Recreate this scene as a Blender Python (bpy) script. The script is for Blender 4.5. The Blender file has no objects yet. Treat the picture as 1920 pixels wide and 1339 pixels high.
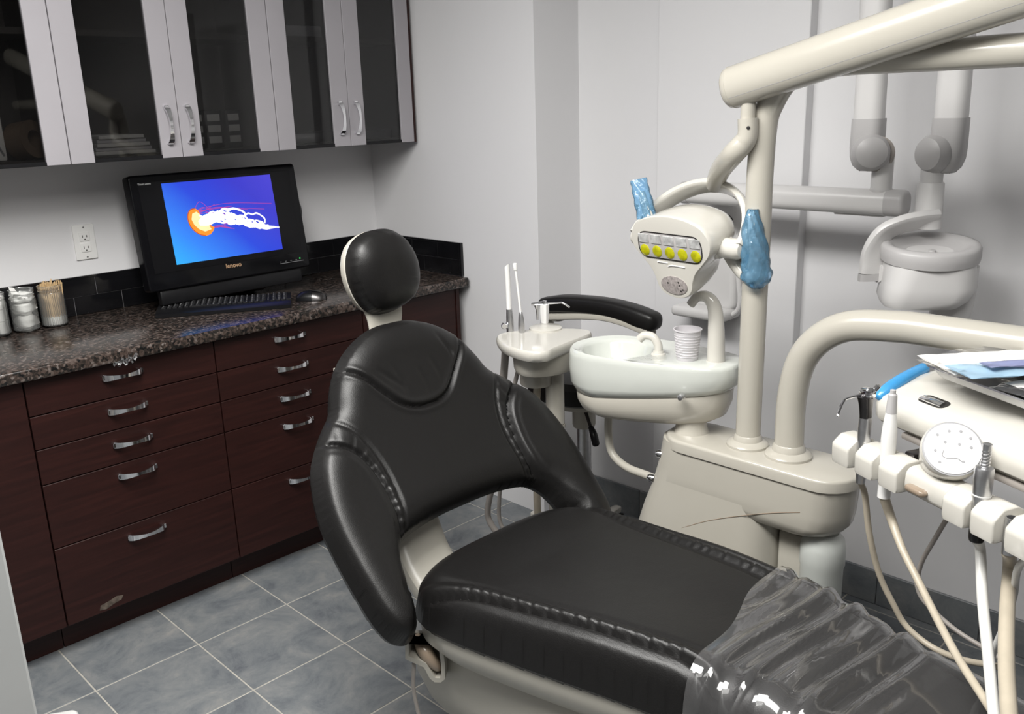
import bpy, bmesh, math, random
import numpy as np
from mathutils import Vector, Matrix

random.seed(7)
rng = np.random.default_rng(7)
SC = bpy.context.scene
COL = SC.collection
PI = math.pi

# ------------------------------------------------------------------ camera, light, exposure
CAM = np.array([0.0, 0.0, 1.56])
FPX, CX, CY = 1690.0, 960.0, 669.5


def cam_axes(yaw, pitch, roll):
    yaw, pitch, roll = map(math.radians, (yaw, pitch, roll))
    f = np.array([math.cos(yaw) * math.cos(pitch), math.sin(yaw) * math.cos(pitch), -math.sin(pitch)])
    r = np.array([math.sin(yaw), -math.cos(yaw), 0.0])
    d = np.cross(f, r)
    return r * math.cos(roll) + d * math.sin(roll), -r * math.sin(roll) + d * math.cos(roll), f


RT, DN, FW = cam_axes(45.407, 15.78, 1.81)
cam_data = bpy.data.cameras.new('camera')
cam_data.sensor_width = 36.0
cam_data.lens = FPX / 1920.0 * 36.0
cam_data.clip_start = 0.02
cam = bpy.data.objects.new('camera', cam_data)
COL.objects.link(cam)
m3 = Matrix((RT, -DN, -FW)).transposed()
cam.matrix_world = Matrix.Translation(CAM) @ m3.to_4x4()
SC.camera = cam

world = bpy.data.worlds.new('world')
SC.world = world
world.use_nodes = True
world.node_tree.nodes['Background'].inputs[0].default_value = (0.9, 0.93, 1.0, 1)
world.node_tree.nodes['Background'].inputs[1].default_value = 0.25


def area_light(name, loc, sx, sy, power, color=(1, 1, 1), rot=(0, 0, 0)):
    l = bpy.data.lights.new(name, 'AREA')
    l.shape = 'RECTANGLE'; l.size = sx; l.size_y = sy; l.energy = power; l.color = color
    o = bpy.data.objects.new(name, l)
    o.location = loc; o.rotation_euler = rot
    COL.objects.link(o)
    return o


area_light('ceiling_light', (0.60, 1.40, 2.43), 0.6, 1.2, 66, (1.0, 0.985, 0.955))
area_light('ceiling_light.002', (0.10, 1.95, 2.43), 0.5, 1.5, 8, (1.0, 0.985, 0.955))
area_light('ceiling_light.001', (0.45, 0.30, 2.43), 0.6, 1.2, 36, (1.0, 0.985, 0.95))
SC.view_settings.view_transform = 'Standard'
SC.view_settings.look = 'None'
SC.view_settings.gamma = 1.0
SC.view_settings.use_curve_mapping = False
SC.view_settings.exposure = 0.05


# ------------------------------------------------------------------ measuring helper: a photo point on a known world plane
def at(px, py, x=None, y=None, z=None):
    r = RT * ((px - CX) / FPX) + DN * ((py - CY) / FPX) + FW
    if x is not None:
        t = (x - CAM[0]) / r[0]
    elif y is not None:
        t = (y - CAM[1]) / r[1]
    else:
        t = (z - CAM[2]) / r[2]
    return Vector(CAM + r * t)


# ------------------------------------------------------------------ materials
def new_mat(name):
    m = bpy.data.materials.new(name)
    m.use_nodes = True
    return m, m.node_tree.nodes, m.node_tree.links, m.node_tree.nodes['Principled BSDF']


def mat(name, col, rough=0.5, metal=0.0, coat=0.0, bump=None, mottle=None, emit=None, spec=None):
    """plain surface with optional fine relief (scale, strength) and colour mottle (scale, amount)"""
    m, n, l, b = new_mat(name)
    b.inputs['Base Color'].default_value = (*col, 1)
    b.inputs['Roughness'].default_value = rough
    b.inputs['Metallic'].default_value = metal
    b.inputs['Coat Weight'].default_value = coat
    b.inputs['Coat Roughness'].default_value = 0.1
    if spec is not None:
        b.inputs['Specular IOR Level'].default_value = spec
    tc = n.new('ShaderNodeTexCoord')
    if mottle:
        t = n.new('ShaderNodeTexNoise'); t.inputs['Scale'].default_value = mottle[0]; t.inputs['Detail'].default_value = 5
        l.new(tc.outputs['Object'], t.inputs['Vector'])
        r = n.new('ShaderNodeValToRGB')
        k = mottle[1]
        r.color_ramp.elements[0].position = 0.3; r.color_ramp.elements[1].position = 0.7
        r.color_ramp.elements[0].color = (*[c * (1 - k) for c in col], 1)
        r.color_ramp.elements[1].color = (*[min(1, c * (1 + k)) for c in col], 1)
        l.new(t.outputs['Fac'], r.inputs['Fac']); l.new(r.outputs['Color'], b.inputs['Base Color'])
    if bump:
        t = n.new('ShaderNodeTexNoise'); t.inputs['Scale'].default_value = bump[0]; t.inputs['Detail'].default_value = 4
        l.new(tc.outputs['Object'], t.inputs['Vector'])
        u = n.new('ShaderNodeBump'); u.inputs['Strength'].default_value = bump[1]; u.inputs['Distance'].default_value = 0.002
        l.new(t.outputs['Fac'], u.inputs['Height']); l.new(u.outputs['Normal'], b.inputs['Normal'])
    if emit:
        b.inputs['Emission Color'].default_value = (*emit[0], 1); b.inputs['Emission Strength'].default_value = emit[1]
    return m


def ramp(n, stops):
    r = n.new('ShaderNodeValToRGB')
    el = r.color_ramp.elements
    while len(el) < len(stops):
        el.new(0.5)
    for e, (p, c) in zip(el, stops):
        e.position = p; e.color = (*c, 1)
    return r


def wood_mat():
    m, n, l, b = new_mat('espresso_wood')
    tc = n.new('ShaderNodeTexCoord'); mp = n.new('ShaderNodeMapping'); mp.inputs['Scale'].default_value = (2.5, 2.5, 38)
    t = n.new('ShaderNodeTexNoise'); t.inputs['Scale'].default_value = 2.2; t.inputs['Detail'].default_value = 8; t.inputs['Distortion'].default_value = 0.6
    r = ramp(n, [(0.3, (0.017, 0.0056, 0.0048)), (0.55, (0.024, 0.0073, 0.0060)), (0.75, (0.032, 0.0096, 0.0078))])
    l.new(tc.outputs['Object'], mp.inputs['Vector']); l.new(mp.outputs['Vector'], t.inputs['Vector'])
    l.new(t.outputs['Fac'], r.inputs['Fac']); l.new(r.outputs['Color'], b.inputs['Base Color'])
    b.inputs['Roughness'].default_value = 0.42
    b.inputs['Specular IOR Level'].default_value = 0.28
    return m


def granite_mat():
    m, n, l, b = new_mat('brown_granite')
    tc = n.new('ShaderNodeTexCoord')
    v = n.new('ShaderNodeTexVoronoi'); v.inputs['Scale'].default_value = 130; v.inputs['Randomness'].default_value = 1
    t = n.new('ShaderNodeTexNoise'); t.inputs['Scale'].default_value = 75; t.inputs['Detail'].default_value = 6
    r = ramp(n, [(0.30, (0.008, 0.008, 0.008)), (0.46, (0.026, 0.021, 0.018)), (0.57, (0.060, 0.042, 0.035)), (0.68, (0.10, 0.078, 0.068)), (0.8, (0.20, 0.18, 0.17))])
    mx = n.new('ShaderNodeMix'); mx.data_type = 'FLOAT'; mx.inputs[0].default_value = 0.38
    sep = n.new('ShaderNodeSeparateColor')
    l.new(tc.outputs['Object'], v.inputs['Vector']); l.new(tc.outputs['Object'], t.inputs['Vector'])
    l.new(v.outputs['Color'], sep.inputs[0])
    l.new(t.outputs['Fac'], mx.inputs[2]); l.new(sep.outputs[0], mx.inputs[3])
    l.new(mx.outputs[0], r.inputs['Fac']); l.new(r.outputs['Color'], b.inputs['Base Color'])
    b.inputs['Roughness'].default_value = 0.2
    b.inputs['Specular IOR Level'].default_value = 0.35
    return m


def slate_mat(name, dark=1.0):
    m, n, l, b = new_mat(name)
    tc = n.new('ShaderNodeTexCoord'); oi = n.new('ShaderNodeObjectInfo')
    ad = n.new('ShaderNodeVectorMath'); ad.operation = 'ADD'
    sc = n.new('ShaderNodeVectorMath'); sc.operation = 'SCALE'; sc.inputs['Scale'].default_value = 37.0
    cmb = n.new('ShaderNodeCombineXYZ')
    l.new(oi.outputs['Random'], cmb.inputs[0]); l.new(oi.outputs['Random'], cmb.inputs[1])
    l.new(cmb.outputs[0], sc.inputs[0]); l.new(tc.outputs['Object'], ad.inputs[0]); l.new(sc.outputs[0], ad.inputs[1])
    t = n.new('ShaderNodeTexNoise'); t.inputs['Scale'].default_value = 7; t.inputs['Detail'].default_value = 12; t.inputs['Roughness'].default_value = 0.74; t.inputs['Distortion'].default_value = 0.45
    k = dark
    r = ramp(n, [(0.30, (0.085 * k, 0.092 * k, 0.108 * k)), (0.45, (0.150 * k, 0.163 * k, 0.174 * k)), (0.58, (0.200 * k, 0.208 * k, 0.212 * k)), (0.72, (0.28 * k, 0.272 * k, 0.258 * k))])
    l.new(ad.outputs[0], t.inputs['Vector']); l.new(t.outputs['Fac'], r.inputs['Fac']); l.new(r.outputs['Color'], b.inputs['Base Color'])
    u = n.new('ShaderNodeBump'); u.inputs['Strength'].default_value = 0.35; u.inputs['Distance'].default_value = 0.004
    l.new(t.outputs['Fac'], u.inputs['Height']); l.new(u.outputs['Normal'], b.inputs['Normal'])
    b.inputs['Roughness'].default_value = 0.4
    return m


def film_mat(name, col, body, glossy_rough=0.08, gl=1.0, bump=None):
    """thin see-through plastic film: clear, partly scattering, with a surface reflection"""
    m, n, l, b = new_mat(name)
    n.remove(b)
    out = n['Material Output']
    tr = n.new('ShaderNodeBsdfTransparent'); df = n.new('ShaderNodeBsdfDiffuse'); gs = n.new('ShaderNodeBsdfGlossy')
    tr.inputs['Color'].default_value = (*[0.55 + 0.45 * c for c in col], 1)
    df.inputs['Color'].default_value = (*col, 1); gs.inputs['Roughness'].default_value = glossy_rough
    lw = n.new('ShaderNodeFresnel'); lw.inputs['IOR'].default_value = 1.5
    ml = n.new('ShaderNodeMath'); ml.operation = 'MULTIPLY'; ml.inputs[1].default_value = gl; ml.use_clamp = True
    m1 = n.new('ShaderNodeMixShader'); m1.inputs[0].default_value = body
    m2 = n.new('ShaderNodeMixShader')
    l.new(tr.outputs[0], m1.inputs[1]); l.new(df.outputs[0], m1.inputs[2])
    l.new(lw.outputs[0], ml.inputs[0]); l.new(ml.outputs[0], m2.inputs[0])
    l.new(m1.outputs[0], m2.inputs[1]); l.new(gs.outputs[0], m2.inputs[2]); l.new(m2.outputs[0], out.inputs['Surface'])
    if bump:
        tc = n.new('ShaderNodeTexCoord'); t = n.new('ShaderNodeTexNoise'); t.inputs['Scale'].default_value = bump[0]; t.inputs['Detail'].default_value = 3
        l.new(tc.outputs['Object'], t.inputs['Vector'])
        u = n.new('ShaderNodeBump'); u.inputs['Strength'].default_value = bump[1]; u.inputs['Distance'].default_value = 0.01
        l.new(t.outputs['Fac'], u.inputs['Height'])
        for s in (df, gs):
            l.new(u.outputs['Normal'], s.inputs['Normal'])
        l.new(u.outputs['Normal'], lw.inputs['Normal'])
    return m


def leather_mat():
    m, n, l, b = new_mat('black_leather')
    b.inputs['Base Color'].default_value = (0.0060, 0.0056, 0.0055, 1)
    b.inputs['Roughness'].default_value = 0.40
    b.inputs['Specular IOR Level'].default_value = 0.36
    tc = n.new('ShaderNodeTexCoord')
    v = n.new('ShaderNodeTexVoronoi'); v.inputs['Scale'].default_value = 420
    t = n.new('ShaderNodeTexNoise'); t.inputs['Scale'].default_value = 14; t.inputs['Detail'].default_value = 3
    mx = n.new('ShaderNodeMath'); mx.operation = 'MULTIPLY_ADD'; mx.inputs[1].default_value = 0.12
    l.new(tc.outputs['Object'], v.inputs['Vector']); l.new(tc.outputs['Object'], t.inputs['Vector'])
    l.new(v.outputs['Distance'], mx.inputs[0]); l.new(t.outputs['Fac'], mx.inputs[2])
    u = n.new('ShaderNodeBump'); u.inputs['Strength'].default_value = 0.18; u.inputs['Distance'].default_value = 0.006
    l.new(mx.outputs[0], u.inputs['Height']); l.new(u.outputs['Normal'], b.inputs['Normal'])
    return m


def screen_mat():
    m, n, l, b = new_mat('blue_screen_picture')
    tc = n.new('ShaderNodeTexCoord'); sp = n.new('ShaderNodeSeparateXYZ')
    l.new(tc.outputs['Generated'], sp.inputs[0])
    mx = n.new('ShaderNodeMath'); mx.operation = 'MULTIPLY_ADD'; mx.inputs[1].default_value = 0.62
    mz = n.new('ShaderNodeMath'); mz.operation = 'MULTIPLY'; mz.inputs[1].default_value = 0.42
    l.new(sp.outputs[2], mz.inputs[0]); l.new(sp.outputs[0], mx.inputs[0]); l.new(mz.outputs[0], mx.inputs[2])
    r = ramp(n, [(0.0, (0.03, 0.45, 1.0)), (0.22, (0.03, 0.24, 0.95)), (0.5, (0.015, 0.06, 0.72)), (0.8, (0.03, 0.03, 0.58)), (1.0, (0.05, 0.04, 0.62))])
    l.new(mx.outputs[0], r.inputs['Fac'])
    l.new(r.outputs['Color'], b.inputs['Emission Color']); b.inputs['Emission Strength'].default_value = 1.0
    b.inputs['Base Color'].default_value = (0.005, 0.005, 0.006, 1); b.inputs['Roughness'].default_value = 0.15
    return m


M = dict(
    wall_far=mat('darkened_wall_paint', (0.24, 0.235, 0.24), 0.7, bump=(60, 0.05)),  # unseen walls: shade put into the colour, to cut fill light
    wall=mat('wall_paint', (0.69, 0.685, 0.695), 0.62, bump=(90, 0.05)),
    ceiling=mat('ceiling_paint', (0.86, 0.86, 0.85), 0.8, bump=(60, 0.1)),
    trimwhite=mat('white_trim_paint', (0.50, 0.51, 0.505), 0.45, mottle=(6, 0.03)),
    wood=wood_mat(), granite=granite_mat(), slate=slate_mat('slate_tile'), slate_dark=slate_mat('slate_skirting_tile', 0.95),
    grout=mat('floor_grout', (0.40, 0.38, 0.34), 0.85, mottle=(30, 0.15)),
    blacktile=mat('black_glazed_tile', (0.006, 0.006, 0.007), 0.09, mottle=(12, 0.2)),
    greygrout=mat('grey_grout', (0.16, 0.155, 0.16), 0.8, mottle=(40, 0.1)),
    stile=mat('pale_lilac_laminate', (0.33, 0.315, 0.335), 0.42, mottle=(5, 0.03)),
    cabin=mat('dark_cabinet_inside', (0.045, 0.038, 0.034), 0.6, mottle=(8, 0.2)),
    chrome=mat('chrome', (0.85, 0.85, 0.87), 0.09, 1.0, mottle=(20, 0.02)),
    steel=mat('brushed_steel', (0.62, 0.62, 0.63), 0.33, 1.0, mottle=(60, 0.08)),
    darksteel=mat('dark_metal', (0.1, 0.095, 0.095), 0.3, 1.0, mottle=(60, 0.08)),
    cream=mat('cream_enamel', (0.455, 0.432, 0.378), 0.24, coat=0.3, mottle=(3, 0.02)),
    cream2=mat('cream_plastic', (0.42, 0.40, 0.35), 0.35, mottle=(4, 0.03)),
    ivory=mat('ivory_gloss_plastic', (0.58, 0.56, 0.51), 0.16, coat=0.4, mottle=(3, 0.02)),
    porcelain=mat('white_porcelain', (0.58, 0.60, 0.56), 0.1, coat=0.6, mottle=(3, 0.015)),
    xwhite=mat('white_equipment_paint', (0.60, 0.59, 0.585), 0.34, mottle=(3, 0.02)),
    xgrey=mat('grey_equipment_plastic', (0.43, 0.42, 0.42), 0.4, mottle=(4, 0.03)),
    tank=mat('milky_plastic', (0.52, 0.54, 0.515), 0.3, mottle=(4, 0.03)),
    leather=leather_mat(),
    blackpl=mat('black_plastic', (0.007, 0.007, 0.008), 0.32, spec=0.25, mottle=(30, 0.1)),
    blackgloss=mat('black_gloss_bezel', (0.004, 0.004, 0.005), 0.12, spec=0.2, mottle=(20, 0.1)),
    keyblack=mat('black_key', (0.009, 0.009, 0.010), 0.5, spec=0.25, mottle=(20, 0.1)),
    white=mat('white_plastic', (0.76, 0.755, 0.74), 0.35, mottle=(8, 0.02)),
    slot=mat('dark_slot', (0.02, 0.018, 0.016), 0.7, mottle=(30, 0.1)),
    paper=mat('white_paper', (0.78, 0.76, 0.73), 0.8, bump=(50, 0.2), mottle=(9, 0.04)),
    cotton=mat('white_cotton', (0.82, 0.81, 0.79), 0.95, bump=(160, 0.7), mottle=(30, 0.06)),
    stick=mat('swab_wood', (0.60, 0.42, 0.22), 0.7, mottle=(60, 0.15)),
    hose=mat('tan_hose', (0.43, 0.38, 0.30), 0.4, mottle=(25, 0.08)),
    hosegrey=mat('grey_hose', (0.34, 0.31, 0.285), 0.42, mottle=(25, 0.08)),
    hosewhite=mat('white_hose', (0.66, 0.655, 0.63), 0.38, mottle=(25, 0.05)),
    blue=film_mat('blue_barrier_film', (0.22, 0.54, 0.84), 0.24, 0.12, 1.3, bump=(40, 0.5)),
    bluesolid=mat('blue_plastic', (0.05, 0.27, 0.56), 0.22, mottle=(30, 0.12)),
    film=film_mat('clear_film', (0.75, 0.74, 0.75), 0.05, 0.07, 2.3, bump=(7, 0.10)),
    wrap=film_mat('clear_wrap', (0.85, 0.85, 0.88), 0.07, 0.05, 1.4, bump=(16, 0.5)),
    glass=film_mat('smoked_glass', (0.0, 0.0, 0.0), 0.0, 0.02, 1.0),
    jar=film_mat('jar_glass', (0.93, 0.95, 0.93), 0.10, 0.03, 1.0),
    yellow=mat('yellow_lens', (0.40, 0.39, 0.008), 0.2, coat=0.3, mottle=(80, 0.25)),
    lens=mat('clear_lens_facets', (0.47, 0.47, 0.465), 0.12, 0.15, mottle=(70, 0.3)),
    lensback=mat('lens_tray_grey', (0.50, 0.48, 0.475), 0.3, 0.2, mottle=(40, 0.1)),
    grille=mat('grey_speckled_grille', (0.30, 0.27, 0.26), 0.5, mottle=(140, 0.35)),
    brown=mat('brown_button', (0.27, 0.21, 0.155), 0.25, coat=0.3, mottle=(30, 0.1)),
    greyprint=mat('grey_print', (0.30, 0.30, 0.31), 0.5, mottle=(60, 0.1)),
    screen=screen_mat(),
    orange=mat('jellyfish_orange', (0.2, 0.05, 0.0), 0.4, emit=((1.0, 0.27, 0.02), 1.0), mottle=(20, 0.2)),
    paleorange=mat('jellyfish_pale', (0.3, 0.2, 0.1), 0.4, emit=((1.0, 0.72, 0.36), 1.0), mottle=(20, 0.2)),
    jwhite=mat('jellyfish_white', (0.3, 0.3, 0.3), 0.4, emit=((1.0, 0.98, 0.97), 1.1), mottle=(20, 0.2)),
    bellrim=mat('jellyfish_rim', (0.1, 0.02, 0.0), 0.4, emit=((0.45, 0.07, 0.01), 1.0), mottle=(20, 0.2)),
    violet=mat('jellyfish_thread', (0.1, 0.02, 0.1), 0.4, emit=((0.42, 0.05, 0.36), 0.8), mottle=(20, 0.2)),
    led=mat('green_led', (0.0, 0.1, 0.02), 0.4, emit=((0.05, 1.0, 0.15), 1.2), mottle=(20, 0.2)),
    logo=mat('orange_silver_logo', (0.62, 0.40, 0.24), 0.3, 0.6, mottle=(30, 0.1)),
    logowhite=mat('white_logo', (0.7, 0.7, 0.7), 0.4, mottle=(30, 0.1)),
    cup=mat('white_cup_plastic', (0.58, 0.56, 0.58), 0.4, mottle=(10, 0.03)),
    violetp=film_mat('violet_pouch_film', (0.30, 0.33, 0.55), 0.7, 0.15, 1.0),
    bluep=film_mat('pale_blue_pouch_film', (0.48, 0.70, 0.88), 0.62, 0.15, 1.0),
    card=mat('brown_card', (0.16, 0.11, 0.075), 0.7, mottle=(12, 0.15)),
    chip=mat('bare_chipboard', (0.085, 0.066, 0.052), 0.85, bump=(90, 0.8), mottle=(70, 0.5)),
)

# ------------------------------------------------------------------ object helpers
BASE = {}


def link(name, bm, m, parent=None, base=None, sharp=35, smooth=True, label=None, mats=None):
    """bm is in world coordinates; the object's origin is its parent's base (or base, or 0)"""
    if parent is not None:
        b = BASE[parent.name]
    else:
        b = Vector(base) if base is not None else Vector((0, 0, 0))
    me = bpy.data.meshes.new(name)
    if isinstance(bm, tuple):
        v, f = bm
        me.from_pydata([tuple(Vector(p) - b) for p in v], [], f)
        t = bmesh.new(); t.from_mesh(me); bmesh.ops.recalc_face_normals(t, faces=t.faces); t.to_mesh(me); t.free()
    else:
        bmesh.ops.recalc_face_normals(bm, faces=bm.faces)
        bmesh.ops.translate(bm, verts=bm.verts, vec=-b)
        bm.to_mesh(me); bm.free()
    if smooth:
        me.shade_smooth()
        me.set_sharp_from_angle(angle=math.radians(sharp))
    for mm in (mats or [m]):
        me.materials.append(mm)
    o = bpy.data.objects.new(name, me)
    COL.objects.link(o)
    if parent is not None:
        o.parent = parent
    else:
        o.location = b
    BASE[o.name] = b
    if label:
        o['label'] = label
    return o


def thing(name, loc, label, cat, group=None):
    o = bpy.data.objects.new(name, None)
    o.empty_display_size = 0.05
    o.location = loc
    COL.objects.link(o)
    BASE[o.name] = Vector(loc)
    return tag(o, label, cat, group)


def tag(o, label, cat, group=None):
    o['label'] = label; o['category'] = cat
    if group:
        o['group'] = group
    return o


def struct(name, bm, m, **k):
    o = link(name, bm, m, **k)
    o['kind'] = 'structure'
    return o


def dup(o, delta, parent=None, **kw):
    """copy an object with its children, moved by delta in the frame of its parent"""
    c = o.copy(); COL.objects.link(c)
    c.location = Vector(o.location) + Vector(delta)
    if parent is not None:
        c.parent = parent
    for ch in list(o.children):
        dup(ch, (0, 0, 0), c)
    for k, v in kw.items():
        c[k] = v
    return c


def nb():
    return bmesh.new()


def box(bm, c0, c1, bev=0.0, seg=2, mtx=None):
    c0, c1 = Vector(c0), Vector(c1)
    r = bmesh.ops.create_cube(bm, size=1.0)
    vs = r['verts']
    s = c1 - c0
    for v in vs:
        v.co = Vector((c0.x + (v.co.x + .5) * s.x, c0.y + (v.co.y + .5) * s.y, c0.z + (v.co.z + .5) * s.z))
    if bev > 0:
        es = list({e for v in vs for e in v.link_edges})
        r = bmesh.ops.bevel(bm, geom=es, offset=bev, segments=seg, profile=0.5, affect='EDGES', clamp_overlap=True)
        vs = list({v for f in r['faces'] for v in f.verts} | {v for v in vs if v.is_valid})
    if mtx is not None:
        for v in vs:
            v.co = mtx @ v.co
    return bm


def frame(o, ex, ey, ez):
    m = Matrix((Vector(ex), Vector(ey), Vector(ez))).transposed().to_4x4()
    return Matrix.Translation(Vector(o)) @ m


def spline(pts, n=8, closed=False):
    P = [np.array(p, float) for p in pts]
    out = []
    N = len(P)
    rngi = range(N) if closed else range(N - 1)
    for i in rngi:
        p1, p2 = P[i], P[(i + 1) % N]
        p0 = P[i - 1] if (closed or i > 0) else 2 * p1 - p2
        p3 = P[(i + 2) % N] if (closed or i + 2 < N) else 2 * p2 - p1
        for k in range(n):
            t = k / n
            out.append(0.5 * ((2 * p1) + (-p0 + p2) * t + (2 * p0 - 5 * p1 + 4 * p2 - p3) * t * t + (-p0 + 3 * p1 - 3 * p2 + p3) * t ** 3))
    if not closed:
        out.append(P[-1])
    return out


def tube(bm, pts, r, seg=14, sub=6, cap=True, flat=None, up=None, dome=0.0):
    """round (or flattened) bar along a smooth path; r a number or one per control point; flat=(w,h) half sizes across/along 'up'"""
    if sub > 1 and len(pts) > 2:
        rr = r if isinstance(r, (list, tuple)) else [r] * len(pts)
        q = spline([(*p, x) for p, x in zip(pts, rr)], sub)
        P = [Vector(a[:3]) for a in q]; Rr = [a[3] for a in q]
    else:
        P = [Vector(p) for p in pts]
        Rr = list(r) if isinstance(r, (list, tuple)) else [r] * len(P)
    if dome > 0:   # rounded ends
        def ends(P, Rr):
            d = (P[0] - P[1]).normalized(); R0 = Rr[0]; RL = R0 * (max(flat) if flat else 1.0)
            A = []; B = []
            for k in range(1, 5):
                a = k / 5 * PI / 2
                A.append(P[0] + d * (RL * dome * math.sin(a))); B.append(R0 * math.cos(a))
            return A[::-1] + P, B[::-1] + Rr
        P, Rr = ends(P, Rr)
        P, Rr = ends(P[::-1], Rr[::-1])
        P = P[::-1]; Rr = Rr[::-1]
    n = len(P)
    T = []
    for i in range(n):
        a = P[max(0, i - 1)]; b = P[min(n - 1, i + 1)]
        T.append((b - a).normalized())
    u = Vector(up) if up is not None else (Vector((0, 0, 1)) if abs(T[0].z) < 0.9 else Vector((1, 0, 0)))
    u = (u - T[0] * u.dot(T[0])).normalized()
    rings = []
    for i in range(n):
        if up is not None:
            uu = Vector(up); uu = uu - T[i] * uu.dot(T[i])
            u = uu.normalized() if uu.length > 1e-4 else u
        else:
            u = (u - T[i] * u.dot(T[i])).normalized()
        w = T[i].cross(u)
        ring = []
        for k in range(seg):
            a = 2 * PI * k / seg
            if flat:
                ca, sa = math.cos(a), math.sin(a)
                e = 0.6
                x = math.copysign(abs(ca) ** e, ca) * flat[0] * Rr[i]; y = math.copysign(abs(sa) ** e, sa) * flat[1] * Rr[i]
            else:
                x = math.cos(a) * Rr[i]; y = math.sin(a) * Rr[i]
            ring.append(bm.verts.new(P[i] + w * x + u * y))
        rings.append(ring)
    for i in range(n - 1):
        for k in range(seg):
            bm.faces.new((rings[i][k], rings[i][(k + 1) % seg], rings[i + 1][(k + 1) % seg], rings[i + 1][k]))
    if cap:
        bm.faces.new(rings[0][::-1]); bm.faces.new(rings[-1])
    return bm


def lathe(bm, prof, o, axis=(0, 0, 1), seg=24, cap=True, sx=1.0, ref=None):
    """revolve (radius, height) pairs about an axis through o; sx squashes one direction"""
    az = Vector(axis).normalized()
    rf = Vector(ref) if ref is not None else (Vector((1, 0, 0)) if abs(az.x) < 0.9 else Vector((0, 1, 0)))
    ax = (rf - az * rf.dot(az)).normalized(); ay = az.cross(ax)
    o = Vector(o)
    rings = []
    for r, h in prof:
        rings.append([bm.verts.new(o + az * h + ax * (r * sx * math.cos(2 * PI * k / seg)) + ay * (r * math.sin(2 * PI * k / seg))) for k in range(seg)])
    for i in range(len(rings) - 1):
        for k in range(seg):
            bm.faces.new((rings[i][k], rings[i][(k + 1) % seg], rings[i + 1][(k + 1) % seg], rings[i + 1][k]))
    if cap:
        bm.faces.new(rings[0][::-1]); bm.faces.new(rings[-1])
    return bm


def loft(bm, rings, cap=True):
    """join closed rings of 3-D points (all the same count)"""
    R = [[bm.verts.new(Vector(p)) for p in ring] for ring in rings]
    n = len(R[0])
    for i in range(len(R) - 1):
        for k in range(n):
            bm.faces.new((R[i][k], R[i][(k + 1) % n], R[i + 1][(k + 1) % n], R[i + 1][k]))
    if cap:
        bm.faces.new(R[0][::-1]); bm.faces.new(R[-1])
    return bm


def plate(bm, pts, fn, h0, h1, edge=0.0, steps=3):
    """flat outline (a,b) carried by fn(a,b,h); its top edge rounded over 'edge'"""
    P = [np.array(p, float) for p in pts]
    c = sum(P) / len(P)
    def inset(d):
        out = []
        n = len(P)
        for i in range(n):
            t = P[(i + 1) % n] - P[i - 1]
            nn = np.array([-t[1], t[0]]); nn /= (np.linalg.norm(nn) + 1e-9)
            if AREA < 0: nn = -nn
            out.append(P[i] + nn * d)
        return out
    AREA = sum(P[i][0] * P[(i + 1) % len(P)][1] - P[(i + 1) % len(P)][0] * P[i][1] for i in range(len(P)))
    rings = []
    if edge > 0:
        sgn = 1 if h1 > h0 else -1
        rings.append([fn(p[0], p[1], h0) for p in P])
        for k in range(steps + 1):
            a = k / steps * PI / 2
            q = inset(edge * (1 - math.cos(a)))
            rings.append([fn(p[0], p[1], h1 - sgn * edge * (1 - math.sin(a))) for p in q])
    else:
        rings = [[fn(p[0], p[1], h0) for p in P], [fn(p[0], p[1], h1) for p in P]]
    return loft(bm, rings)


def rrect(w, h, r, n=5, cx=0, cy=0):
    out = []
    for sx, sy, a0 in ((1, 1, 0), (-1, 1, 90), (-1, -1, 180), (1, -1, 270)):
        for k in range(n + 1):
            a = math.radians(a0 + 90 * k / n)
            out.append((cx + sx * (w / 2 - r) + r * math.cos(a), cy + sy * (h / 2 - r) + r * math.sin(a)))
    return out


# ------------------------------------------------------------------ padded cushions: grid inside an outline, height from edge distance
def seg_dist(A, B, poly, closed):
    """distance, nearest point and arc length from grid points to a polyline"""
    Q = np.array(poly, float)
    if closed:
        Q = np.vstack([Q, Q[:1]])
    best = np.full(A.shape, 1e9); nx = np.zeros_like(A); ny = np.zeros_like(A); tt = np.zeros_like(A); side = np.zeros_like(A)
    L = 0.0
    for i in range(len(Q) - 1):
        p, q = Q[i], Q[i + 1]
        d = q - p; l2 = d @ d
        if l2 < 1e-14:
            continue
        t = np.clip(((A - p[0]) * d[0] + (B - p[1]) * d[1]) / l2, 0, 1)
        x = p[0] + t * d[0]; y = p[1] + t * d[1]
        e = np.hypot(A - x, B - y)
        k = e < best
        best[k] = e[k]; nx[k] = x[k]; ny[k] = y[k]
        tt[k] = (L + t * math.sqrt(l2))[k]
        side[k] = np.sign(d[0] * (B - p[1]) - d[1] * (A - p[0]))[k]
        L += math.sqrt(l2)
    return best, nx, ny, tt, side


def inside(A, B, poly):
    Q = np.array(poly, float)
    r = np.zeros(A.shape, bool)
    j = len(Q) - 1
    for i in range(len(Q)):
        yi, yj, xi, xj = Q[i, 1], Q[j, 1], Q[i, 0], Q[j, 0]
        c = ((yi > B) != (yj > B)) & (A < (xj - xi) * (B - yi) / (yj - yi + 1e-12) + xi)
        r ^= c
        j = i
    return r


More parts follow.
